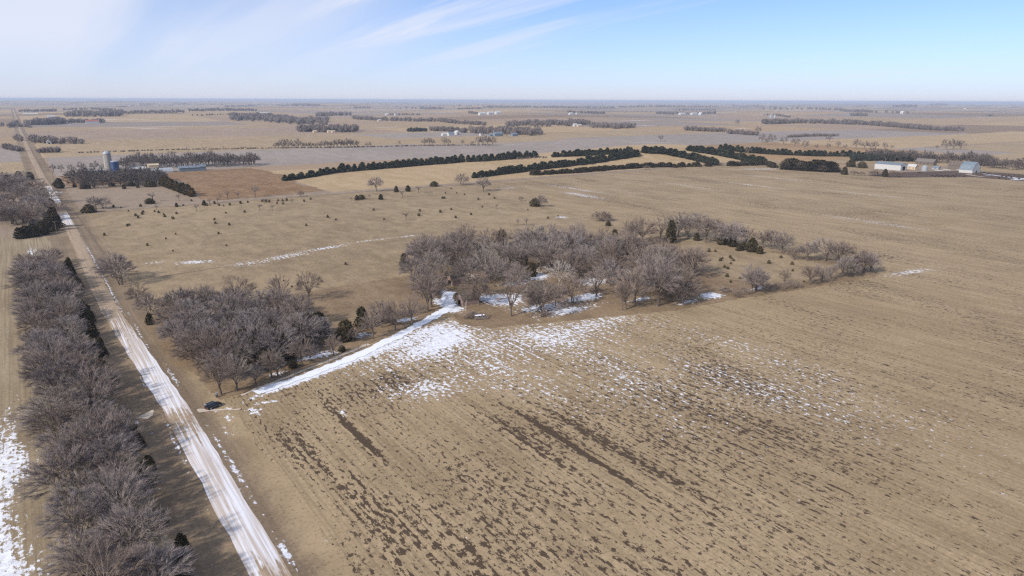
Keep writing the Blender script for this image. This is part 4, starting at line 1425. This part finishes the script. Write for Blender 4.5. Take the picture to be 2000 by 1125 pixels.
# right farm
building('machine_shed', 1739, 331, 33, 17, 7.0, 2.4, M['white'], M['steelblue'], 'long white machine shed with blue-grey roof and open dark door', door=(6.5, 5.2, 's'))
building('house', 1782, 331, 10, 8, 4.0, 2.6, M['tanwall'], M['white'], 'small white house right of the long machine shed', windows=2)
building('house', 1808, 322, 24, 10, 4.5, 3.8, M['oldwood'], M['greyroof'], 'long house with grey-brown roof behind the grain bin', windows=5)
building('barn', 1866, 331, 14, 12, 5.5, 5.0, M['oldwood'], M['brownroof'], 'old brown roofed barn behind the blue roofed barn')
building('barn', 1893, 337, 15, 22, 4.2, 9.0, M['white'], M['steelblue'], 'big barn with steep blue-grey roof at right farm', gambrel=True, door=(3, 3, 's'))
building('shed', 1828, 331, 8, 6, 2.6, 1.6, M['steel'], M['steelblue'], 'small steel shed between grain bin and big barn', windows=1)
building('shed', 1858, 330, 6, 5, 2.4, 1.2, M['white'], M['white'], 'tiny white shed beside the brown roofed barn', door=(1.5, 2, 's'))


def bin_(px, py, r, h, roof, mat, label, name='grain_bin', dome=False, rings=8):
    x, y = G(px, py)
    root = empty(name, (x, y, hz(x, y)))
    prof = [(r, -.5)]
    for i in range(rings):
        prof += [(r, h * i / rings + .02), (r * 1.012, h * (i + .5) / rings)]
    prof.append((r, h))
    MB().lathe(prof, 24).build('wall', mat, root, smooth=True)
    rf = [(r * 1.03, h)]
    if dome:
        rf += [(r * 1.03 * math.cos(a), h + roof * math.sin(a)) for a in (.3, .6, .9, 1.2, 1.45)]
    else:
        rf += [(r * .12, h + roof), (r * .12, h + roof + .3)]
    rm = M['steel'] if name != 'blue_silo' else M['steel']
    ro = MB().lathe(rf, 24).build('roof', rm, root, smooth=dome)
    lad = MB()
    for s in (-.2, .2):
        lad.tube((s - r * .7, -r * .76, 0), (s - r * .7, -r * .76, h), .05, .05, 4)
    lad.build('ladder', M['steel'], root)
    return tag(root, label, 'bin' if name == 'grain_bin' else 'silo')


bin_(1805, 334, 3.7, 5.2, 2.2, M['steel'], 'round galvanised grain bin in front of the grey roofed house')
for k_, (px, py) in enumerate(((1830, 334), (1838, 334), (1846, 332), (1852, 333), (1873, 333))):
    x, y = G(px, py)
    t = empty('feed_bunk', (x, y, hz(x, y)), R(70))
    MB().box(-3.2, 3.2, -.7, .7, .35, 1.1).build('trough', M['white'], t)
    for s in (-2.5, 2.5):
        MB().box(s - .2, s + .2, -.5, .5, -.1, .36).build('leg', M['oldwood'], t)
    tag(t, ORD[k_] + ' pale feed bunk of the row between bin and barn', 'feed bunk', 'feed bunks at the right farm')
drape('cattle_lot', polyG((1690, 342), (1760, 337), (1830, 334), (1880, 334), (1960, 338), (2040, 344), (2060, 357), (1990, 353), (1900, 346), (1820, 346), (1740, 347)), M['lot'], .15, 10, 2.0)
drape('farm_yard', polyG((1690, 333), (1760, 327), (1860, 325), (1885, 334), (1830, 335), (1760, 337), (1700, 338)), M['dullgrass'], .25, 10, 2.0)
path_strip('barn_track', [(1888, 341), (1905, 344), (1922, 346)], (5, 3), M['gravel'], .35, .6)
path_strip('lot_snow', [(1920, 340), (1950, 344), (1990, 349), (2030, 354)], (2.5, 5), M['snow'], .4, .7)

# left farm with the silos
bin_(214, 339, 4.2, 22.5, 3.6, M['concrete'], 'tall grey concrete silo with pale dome beside the blue silo', 'silo', True, 14)
bin_(227, 341, 4.3, 15.0, 1.0, M['siloblue'], 'shorter dark blue silo beside the tall grey silo', 'blue_silo', True, 10)
building('barn', 196, 337, 33, 8, 2.6, 1.0, M['oldwood'], M['steel'], 'long low open shed left of the silos', axis='x', windows=0)
building('shed', 267, 336, 20, 10, 4.2, 2.0, M['white'], M['white'], 'white low barn between blue silo and quonset barns', axis='x', windows=3)
building('barn', 263, 330, 12, 10, 4.2, 3.6, M['steel'], M['greyroof'], 'grey gabled house behind the white low barn', axis='x', windows=2)
building('barn', 300, 330, 12, 8, 5.0, 1.5, M['tanwall'], M['tanwall'], 'tan boxy shed behind the silver quonset barn', axis='x')
building('barn', 372, 334, 26, 10, 4.4, 1.8, M['steelblue'], M['steelblue'], 'blue-grey long barn with cupolas at the woods edge', axis='x', cupola=2)
building('shed', 396, 333, 7, 7, 5.2, 2.2, M['steelblue'], M['steelblue'], 'small blue-grey tower shed at the end of the long barn', axis='x', cupola=1)
building('shed', 328, 335, 8, 6, 3.2, 1.4, M['white'], M['white'], 'small white shed at the right end of the quonset barn', axis='x')


def quonset(px, py, L, r, h, mat, label):
    x, y = G(px, py)
    root = empty('quonset_barn', (x, y, hz(x, y)), 0)
    arc = [(r * math.cos(a), h * math.sin(a)) for a in np.linspace(0, math.pi, 11)]
    MB().prism(arc, -L / 2, L / 2, 'x').build('shell', mat, root)
    for i in range(9):
        t = -L / 2 + L * i / 8
        MB().prism([(a * 1.015, z * 1.015 + .02) for a, z in arc], t - .12, t + .12, 'x').build('rib', M['white'], root)
    MB().box(L / 2 - .05, L / 2 + .06, -1.5, 1.5, 0, 2.4).build('door', M['dark'], root)
    return tag(root, label, 'barn')


quonset(304, 337, 36, 6.5, 5.0, M['steel'], 'long silver rounded quonset barn in front of the grey woods')
path_strip('silo_farm_lane', [(96, 373), (112, 376), (122, 376)], (2, 3), M['snow'], .2, .5)

# far farmsteads
FAR = [
    (96, 281, 9, 8, 4, 4, 'white', 'white', 'white gabled cottage under the bare grove by the road', 'y'), (181, 241, 45, 18, 9, 5, 'white', 'red', 'white barn with red roof among far woods', 'x'),
    (868, 265, 14, 10, 4, 3, 'white', 'white', 'leftmost white barn of the far white farm', 'x'), (880, 265, 16, 12, 5, 4, 'white', 'steelblue', 'middle grey barn of the far white farm', 'x'), (893, 263, 14, 12, 6, 4, 'white', 'white', 'white rounded barn at the right end of the far white farm', 'y'),
    (940, 265, 8, 8, 4, 3, 'white', 'greyroof', 'small white house left of the blue roofed barn', 'x'), (960, 266, 14, 9, 3.5, 2.5, 'steelblue', 'steelblue', 'low blue shed left of the blue roofed barn', 'x'), (972, 266, 24, 12, 6, 4.5, 'steelblue', 'steelblue', 'large blue roofed barn of the far farm', 'x'), (1004, 266, 16, 10, 5, 3, 'steelblue', 'steelblue', 'blue shed standing apart right of the blue roofed barn', 'x'),
    (942, 225, 40, 20, 9, 6, 'white', 'white', 'long white barn of a distant farm in tan fields', 'x'), (958, 224, 34, 18, 10, 6, 'white', 'white', 'second white barn of the distant farm', 'x'), (972, 223, 28, 20, 9, 7, 'white', 'white', 'third white barn of the distant farm', 'x'),
    (1115, 224, 24, 16, 7, 5, 'white', 'white', 'white house at the far middle grove', 'x'), (1127, 223, 14, 12, 8, 8, 'white', 'greyroof', 'pointed white barn at the far middle grove', 'y'), (1123, 247, 12, 10, 6, 4, 'white', 'white', 'white house in the gap of the long far woods', 'x'), (1131, 247, 18, 12, 4, 3, 'tanwall', 'white', 'pale shed in the gap of the long far woods', 'x'),
    (1332, 224, 50, 22, 7, 6, 'white', 'white', 'wide white barn at the three barns grove', 'x'), (1355, 224, 50, 22, 8, 6, 'white', 'white', 'middle white barn at the three barns grove', 'x'), (1368, 225, 20, 18, 9, 9, 'white', 'white', 'pointed white barn at the three barns grove', 'y'),
    (1887, 213, 70, 30, 8, 6, 'white', 'greyroof', 'long dark roofed building on the far right slope', 'x'), (1762, 222, 20, 18, 9, 7, 'white', 'white', 'white house at the end of the right ridge woods', 'y'), (758, 225, 30, 18, 6, 5, 'white', 'white', 'white shed of the far shelter row', 'x'), (775, 225, 26, 18, 6, 5, 'white', 'steelblue', 'second white shed of the far shelter row', 'x'),
    (615, 259, 10, 8, 4, 2, 'tanwall', 'tanwall', 'pale shed under the broad grey woods', 'x'), (643, 259, 9, 8, 4, 2, 'tanwall', 'tanwall', 'second pale shed under the broad grey woods', 'x'), (651, 259, 9, 8, 4, 2, 'tanwall', 'tanwall', 'third pale shed under the broad grey woods', 'x'), (741, 237, 14, 10, 5, 3, 'tanwall', 'white', 'pale house before the tail of woods', 'x'),
    (60, 225, 60, 25, 6, 4, 'tanwall', 'white', 'long pale building by the far road', 'x'), (100, 230, 30, 18, 6, 4, 'white', 'white', 'white shed behind the square grove', 'x'), (518, 222, 60, 22, 5, 4, 'white', 'white', 'pale long barn in far tan field', 'x'), (1540, 211, 40, 20, 8, 6, 'white', 'white', 'white farm building under the right ridge', 'x'),
]
for (px, py, L, Wd, wh, rh, wm, rm, lab, ax) in FAR:
    building('farm_building', px, py, L, Wd, wh, rh, M[wm], M[rm], lab, 'building', ax, door=(3, 3, 's' if ax == 'y' else 'w'))
for k_, (px, py, hh) in enumerate(((1505, 230, 12), (1513, 230, 12))):
    bin_(px, py, 7, hh, 4, M['steel'], ORD[k_] + ' pale grain bin of the far hedge farm')
x, y = G(1500, 207)
wt = empty('water_tower', (x, y, hz(x, y)))
MB().lathe([(5, 0), (5, 34)], 12).build('column', M['white'], wt)
MB().lathe([(5, 34), (13, 40), (14, 46), (8, 51), (1, 53)], 16).build('tank', M['white'], wt, smooth=True)
tag(wt, 'white water tower on the far right horizon', 'tower')


# ---------------------------------------------------------------- old homestead
def old_barn(px, py, L, Wd, wh, rh, label, wall, roof, rz=0.0, doorw=1.6):
    x, y = G(px, py)
    root = empty('old_barn', (x, y, 0), rz)
    w = Wd / 2
    ga = lambda k: [(-w - k, wh - .1), (-w * .72, wh + rh * .58 + k), (0, wh + rh + k), (w * .72, wh + rh * .58 + k), (w + k, wh - .1)]
    # walls of the gable end built round the doorway
    d = doorw / 2
    MB().prism([(-w, -.3), (-d, -.3), (-d, 2.4), (-w, 2.4)], 0, .3, 'x').build('wall', wall, root)
    MB().prism([(d, -.3), (w, -.3), (w, 2.4), (d, 2.4)], 0, .3, 'x').build('wall', wall, root)
    MB().prism([(-w, 2.4), (w, 2.4), (w, wh), (w * .72, wh + rh * .55), (0, wh + rh - .05), (-w * .72, wh + rh * .55), (-w, wh)], 0, .3, 'x').build('gable', wall, root)
    MB().box(.3, L, -w, -w + .3, -.3, wh).build('wall', wall, root)
    MB().box(.3, L, w - .3, w, -.3, wh).build('wall', wall, root)
    MB().prism([(-w + .3, -.3), (w - .3, -.3), (w - .3, wh), (w * .68, wh + rh * .5), (0, wh + rh - .1), (-w * .68, wh + rh * .5), (-w + .3, wh)], L - .3, L, 'x').build('wall', wall, root)
    ro = MB().prism(ga(.25) + [(a, z - .12) for a, z in ga(.25)][::-1], -.5, L + .4, 'x').build('roof', roof, root)
    MB().box(-.03, .32, -d - .18, -d, -.1, 2.5).build('door_frame', M['oldwood'], root)
    MB().box(-.03, .32, d, d + .18, -.1, 2.5).build('door_frame', M['oldwood'], root)
    MB().box(.05, .25, -.5, .5, wh + .2, wh + 1.0).build('loft_opening', M['dark'], root)
    return tag(root, label, 'barn')


old_barn(897, 596, 8.5, 5.6, 3.0, 2.6, 'old pink brick barn with dark doorway beside the snowy driveway', M['brick'], M['brownroof'])
old_barn(878, 557, 8.0, 5.0, 2.6, 2.6, 'ruined pale gabled barn behind the brick barn', M['brick'], M['brownroof'], 0.05, 2.2)
building('old_house', 1046, 588, 9.0, 8.0, 4.0, 4.6, M['oldwood'], M['brownroof'], 'old brown gabled house hidden behind bare trees', 'house', 'x', windows=2, door=(1.0, 2.1, 'w'))

# collapsed shed: a leaning roof of boards over a low dark void
x, y = G(940, 622)
cs = empty('collapsed_shed', (x, y, 0), R(-18))
for i in range(9):
    t = i / 8
    b = MB().prism([(-1.5, .2), (-1.5, .32), (1.6 + .6 * math.sin(i * 2.3), 1.5 + .5 * math.sin(i * 1.7)), (1.6 + .6 * math.sin(i * 2.3), 1.38 + .5 * math.sin(i * 1.7))], -2.9 + i * .62, -2.9 + i * .62 + .50, 'x')
    b.build('plank', M['oldwood'], cs)
MB().box(-2.8, 1.2, 1.9, 2.05, -.1, 1.1).build('back_wall', M['oldwood'], cs)
for s in (-2.7, 0, 2.5):
    MB().tube((s, -1.3, -.1), (s, -1.2, .3), .09, .08).build('post', M['oldwood'], cs)
    MB().tube((s, 2.2, -.1), (s + .5, 2.0, 1.9), .1, .08).build('post', M['oldwood'], cs)
MB().prism([(.2, 1.16), (.75, 1.42), (.75, 1.50), (.2, 1.26)], -2.5, 1.4, 'x').build('snow_cap', M['snow'], cs)
tag(cs, 'collapsed board shed with sagging roof at the driveway end', 'shed')


def brush_pile(px, py, Lx, Ly, Hh, n, label, seed):
    x, y = G(px, py)
    rr = random.Random(seed)
    root = empty('brush_pile', (x, y, hz(x, y)))
    tw = Arr()
    for i in range(n):
        a = rr.uniform(0, 6.28)
        q = Vector((rr.gauss(0, .33) * Lx, rr.gauss(0, .33) * Ly, 0))
        q.z = Hh * max(0, 1 - (q.x / Lx) ** 2 - (q.y / Ly) ** 2) * rr.random()
        d = Vector((math.cos(a), math.sin(a), rr.uniform(-.2, .5))).normalized()
        L = rr.uniform(1.2, 3.4)
        if i < 14:
            b = MB()
            b.tube(q - d * L * .5, q + d * L * .6, .12, .06, 5)
            b.build('log', M['bark_pale'] if i < 3 else M['bark'], root)
        else:
            for _ in range(3):
                tw.blade(q, (d + rdir(rr) * .5).normalized(), L, .09, rr)
    obj('sticks', mesh('sticks', tw.v, tw.f, M['twig_brown']), root)['kind'] = 'stuff'
    return tag(root, label, 'brush pile', 'brush piles at the homestead')


brush_pile(922, 620, 5.0, 2.8, 2.4, 260, 'large brush pile of branches beside the collapsed shed', 1)
brush_pile(1160, 570, 7.0, 3.5, 2.4, 260, 'dark brush pile at the middle of the homestead woods', 2)
brush_pile(1415, 570, 4.0, 2.0, 2.2, 200, 'dark brush pile beside the snow patch near the ring', 3)
brush_pile(1065, 617, 4.5, 1.8, 1.5, 160, 'low brush heap under the multi-stemmed tree', 4)
brush_pile(1290, 562, 5.0, 2.5, 2.0, 160, 'fallen branches heap inside the right part of the woods', 5)
x, y = G(910, 603)
sn = empty('dead_snag', (x, y, 0))
MB().tube((0, 0, -.3), (.15, 0, 2.6), .18, .14).build('trunk', M['bark_pale'], sn)
MB().tube((.15, 0, 2.5), (.6, .1, 3.6), .10, .05).build('branch', M['bark_pale'], sn)
MB().tube((.12, 0, 2.3), (-.3, .1, 3.0), .09, .04).build('branch', M['bark_pale'], sn)
tag(sn, 'pale forked dead trunk in front of the brick barn', 'trunk')

# ---------------------------------------------------------------- parked car
x, y = G(417, 796)
M['carpaint'] = simple('dark_blue_car_paint', (.010, .014, .028), .22, .2, .1, .5, .6)
M['tyre'] = simple('tyre_rubber', (.02, .02, .02), .85, 0, .1, 3)
M['rim'] = simple('alloy_rim', (.55, .55, .57), .35, .6, .1, 3)
M['lamp'] = simple('headlamp_lens', (.75, .76, .78), .15, 0, .05, 3, .6)
M['lampred'] = simple('tail_lamp_lens', (.35, .02, .02), .2, 0, .05, 3, .6)
car = empty('parked_car', (x, y, .02), R(24))
# profile along length (x forward), lofted sections: half width at sill, at belt, at roof
body = MB()
sec = [(-2.32, .45, .95, .86, .80), (-2.25, .32, 1.05, .91, .88), (-1.6, .26, 1.06, .94, .92), (0, .25, 1.04, .95, .93), (1.2, .26, 1.02, .94, .91), (1.9, .30, .95, .90, .84), (2.25, .38, .84, .80, .70), (2.32, .45, .75, .70, .60)]
vs, fs = [], []
for (xx, z0, z1, w0, w1) in sec:
    vs += [(xx, -w0 * .92, z0), (xx, -w0, (z0 + z1) / 2), (xx, -w1, z1), (xx, w1, z1), (xx, w0, (z0 + z1) / 2), (xx, w0 * .92, z0)]
for i in range(len(sec) - 1):
    for j in range(6):
        a, b = i * 6 + j, i * 6 + (j + 1) % 6
        fs.append((a, b, b + 6, a + 6))
fs += [tuple(range(6)), tuple(range(len(sec) * 6 - 1, len(sec) * 6 - 7, -1))]
body.add(vs, fs).build('body', M['carpaint'], car, smooth=False)
cab = MB()
csec = [(-2.05, 1.04, 1.20, .84, .78), (-1.85, 1.04, 1.62, .86, .68), (-.4, 1.04, 1.70, .88, .68), (.45, 1.04, 1.62, .88, .66), (1.25, 1.02, 1.06, .84, .74)]
vs, fs = [], []
for (xx, z0, z1, w0, w1) in csec:
    vs += [(xx, -w0, z0), (xx, -w1, z1), (xx, w1, z1), (xx, w0, z0)]
for i in range(len(csec) - 1):
    for j in range(4):
        a, b = i * 4 + j, i * 4 + (j + 1) % 4
        fs.append((a, b, b + 4, a + 4))
fs += [(0, 1, 2, 3), (19, 18, 17, 16)]
cab.add(vs, fs).build('cabin_glass', M['glass'], car)
MB().prism([(-1.9, 1.66), (-.4, 1.73), (.45, 1.65), (.45, 1.70), (-.4, 1.79), (-1.9, 1.71)], -.68, .68, 'y').build('roof', M['carpaint'], car)
for s in (-1, 1):
    for xx in (-1.85, -.55, .42):
        MB().tube((xx, s * .885, 1.03), (xx - .05, s * .70, 1.68), .05, .05, 4).build('pillar', M['carpaint'], car)
    MB().tube((-1.7, s * .60, 1.80), (.2, s * .60, 1.82), .025, .025, 4).build('roof_rail', M['rim'], car)
    MB().box(2.12, 2.27, s * .58 - .14, s * .58 + .14, .68, .82).build('headlight', M['lamp'], car)
    MB().box(-2.36, -2.22, s * .72 - .12, s * .72 + .12, .75, .98).build('tail_light', M['lampred'], car)
    MB().box(.78, .92, s * 1.0 - .09, s * 1.0 + .09, 1.02, 1.14).build('mirror', M['carpaint'], car)
    MB().box(-1.2, 1.1, s * .952 - .015, s * .952 + .015, .62, .67).build('side_trim', M['rim'], car)
    for xx in (-1.42, 1.45):
        wh = MB().tube((xx, s * .70, .34), (xx, s * .93, .34), .36, .36, 16).build('wheel', M['tyre'], car)
        MB().tube((xx, s * .90, .34), (xx, s * .945, .34), .23, .23, 12).build('rim', M['rim'], wh)
# raised tailgate
MB().prism([(-2.0, 1.68), (-2.95, 1.95), (-2.97, 1.88), (-2.0, 1.60)], -.66, .66, 'y').build('tailgate', M['carpaint'], car)
MB().prism([(-2.2, 1.745), (-2.75, 1.90), (-2.76, 1.915), (-2.2, 1.765)], -.55, .55, 'y').build('tailgate_window', M['lamp'], car)
tag(car, 'dark blue parked car with raised tailgate beside the road', 'car')

x, y = G(424, 776)
pd = empty('meter_pedestal', (x, y, 0))
MB().box(-.35, .35, -.25, .25, -.1, .9).build('base', M['oldwood'], pd)
MB().box(-.30, .30, -.22, .22, .9, 1.5).build('cabinet', M['steel'], pd)
tag(pd, 'small grey metal cabinet at the grove corner behind the car', 'cabinet')


# ---------------------------------------------------------------- poles, fence
def pole(px, py, H, label, arm=True):
    x, y = G(px, py)
    t = empty('utility_pole', (x, y, hz(x, y)), R(8))
    MB().tube((0, 0, -.5), (0, 0, H), .16, .11, 8).build('post', M['wood'], t)
    if arm:
        MB().box(-1.2, 1.2, -.07, .07, H - .75, H - .6).build('crossarm', M['wood'], t)
        for s in (-1.1, -.5, .5, 1.1):
            MB().tube((s, 0, H - .6), (s, 0, H - .42), .05, .05, 6).build('insulator', M['white'], t)
    tag(t, label, 'pole', 'utility poles')
    return t


pole(111, 458, 9, 'utility pole with crossarm at the corner of the west woods')
pole(86, 412, 9, 'utility pole at the road edge of the west woods')
pole(1674, 333, 13, 'tall pole left of the long machine shed', False)
for k_, yy in enumerate((900, 1000, 1100, 1210, 1330, 1460)):
    xx = road_c(yy) + 9.5
    t = empty('utility_pole', (xx, yy, hz(xx, yy)))
    MB().tube((0, 0, -.5), (0, 0, 9), .16, .11, 6).build('post', M['wood'], t)
    MB().box(-1.1, 1.1, -.07, .07, 8.3, 8.45).build('crossarm', M['wood'], t)
    tag(t, ORD[k_] + ' utility pole along the far stretch of the road', 'pole', 'utility poles along the far road')

fn = empty('driveway_fence', (0, 0, 0))
pm = MB().tube((0, 0, -.2), (0, 0, 1.25), .07, .06, 5)
pme = mesh('fence_post', pm.v, pm.f, M['oldwood'])
line = [Vector(G(*p)) for p in ((498, 759), (600, 722), (700, 684), (790, 640), (838, 618))]
last = None
for a, b in zip(line[:-1], line[1:]):
    n = int((b - a).length / 4)
    for i in range(n):
        p = a.lerp(b, i / n)
        obj('post', pme, fn, (p.x, p.y, 0))
wv = MB()
for a, b in zip(line[:-1], line[1:]):
    for z_ in (.5, .8, 1.1):
        wv.tube((a.x, a.y, z_), (b.x, b.y, z_), .012, .012, 3)
wv.build('wire', M['steel'], fn)
tag(fn, 'thin wire fence on wooden posts along the snowy driveway', 'fence')

fp = empty('pasture_fence', (0, 0, 0))
for i, yy in enumerate(np.arange(262, 616, 6.0)):
    obj('post', pme, fp, (road_c(yy) + 13.5, float(yy), 0))
wv = MB()
for yy in np.arange(262, 610, 30.0):
    for z_ in (.5, .85, 1.15):
        wv.tube((road_c(yy) + 13.5, yy, z_), (road_c(yy + 30) + 13.5, yy + 30, z_), .012, .012, 3)
wv.build('wire', M['steel'], fp)
tag(fp, 'thin wire fence between the road ditch and the open pasture', 'fence')

# ---------------------------------------------------------------- cattle
M['hide'] = simple('black_hide', (.018, .016, .015), .8, 0, .2, 3)
cowm = bpy.data.meshes.new('cow')
bm = bmesh.new()


def loft(secs, n=8):
    rings = []
    for (cx_, cz_, ry, rz_) in secs:
        rings.append([bm.verts.new((cx_, ry * math.cos(6.283 * i / n), cz_ + rz_ * math.sin(6.283 * i / n))) for i in range(n)])
    for a, b in zip(rings[:-1], rings[1:]):
        for i in range(n):
            bm.faces.new((a[i], a[(i + 1) % n], b[(i + 1) % n], b[i]))
    bm.faces.new(rings[0][::-1])
    bm.faces.new(rings[-1])


loft([(-1.05, 1.15, .12, .15), (-.95, 1.05, .32, .36), (-.5, .98, .36, .42), (.1, .96, .38, .45), (.6, 1.02, .32, .42), (.85, 1.12, .20, .30), (1.10, 1.25, .15, .20), (1.25, 1.22, .16, .17), (1.50, 1.05, .12, .13), (1.62, .98, .09, .09)])
for sx_ in (-.8, .55):
    for sy_ in (-.22, .22):
        r0 = [bm.verts.new((sx_ + .12 * math.cos(6.283 * i / 5), sy_ + .10 * math.sin(6.283 * i / 5), .85)) for i in range(5)]
        rm = [bm.verts.new((sx_ + .03 + .07 * math.cos(6.283 * i / 5), sy_ + .06 * math.sin(6.283 * i / 5), .42)) for i in range(5)]
        r1 = [bm.verts.new((sx_ + .06 * math.cos(6.283 * i / 5), sy_ + .06 * math.sin(6.283 * i / 5), 0)) for i in range(5)]
        for A, Bq in ((r0, rm), (rm, r1)):
            for i in range(5):
                bm.faces.new((A[i], A[(i + 1) % 5], Bq[(i + 1) % 5], Bq[i]))
        bm.faces.new(r1)
for s in (-1, 1):
    bm.faces.new([bm.verts.new(v) for v in ((1.22, s * .14, 1.34), (1.20, s * .34, 1.36), (1.25, s * .16, 1.24))])
bm.faces.new([bm.verts.new(v) for v in ((-1.08, -.03, 1.2), (-1.08, .03, 1.2), (-1.16, .03, .5), (-1.16, -.03, .5))])
bmesh.ops.recalc_face_normals(bm, faces=bm.faces)
bm.to_mesh(cowm)
bm.free()
cowm.materials.append(M['hide'])
for (px, py, lab, grp) in [(p[0], p[1], 'black cow in the dirt lot of the right farm', 'cattle in the lot') for p in ((1826, 346), (1834, 346), (1839, 345), (1846, 345), (1851, 344), (1858, 346), (1862, 345), (1874, 344), (1883, 346), (1795, 339), (1800, 338), (1841, 347), (1830, 344), (1868, 343), (1820, 345), (1852, 347), (1865, 347), (1957, 346), (1965, 347), (1975, 348), (1952, 349), (1990, 351), (1930, 340), (1922, 339), (1970, 344))] + \
        [(p[0], p[1], 'black cow grazing in the far tan field', 'cattle in the far tan field') for p in ((365, 290), (393, 284), (397, 289), (403, 289), (409, 289), (436, 288), (471, 289), (476, 289), (480, 289), (490, 289))]:
    x, y = G(px, py)
    c = obj('cow', cowm, None, (x, y, hz(x, y) + .16))
    c.rotation_euler = (0, 0, rng.uniform(0, 6.28))
    c.scale = (1.15, 1.15, 1.15)
    tag(c, lab, 'cow', grp)

# ---------------------------------------------------------------- haze
hzm = bpy.data.materials.new('haze_air')
hzm.use_nodes = True
hn = hzm.node_tree.nodes
hn.remove(hn['Principled BSDF'])
pv = hn.new('ShaderNodeVolumePrincipled')
pv.inputs['Color'].default_value = (.72, .82, 1.0, 1)
pv.inputs['Density'].default_value = 6.8e-5
pv.inputs['Anisotropy'].default_value = 0.0
hzm.node_tree.links.new(pv.outputs[0], hn['Material Output'].inputs['Volume'])
zlo = float(GZ.min()) - 1.0
haze = MB().box(-61000, 61000, -61000, 61000, zlo, 92.0).build('haze', hzm)
tag(haze, kind='stuff')
print('TREES', TREE_COUNT, 'objects', len(bpy.data.objects), 'tris', sum(len(m.polygons) for m in bpy.data.meshes))
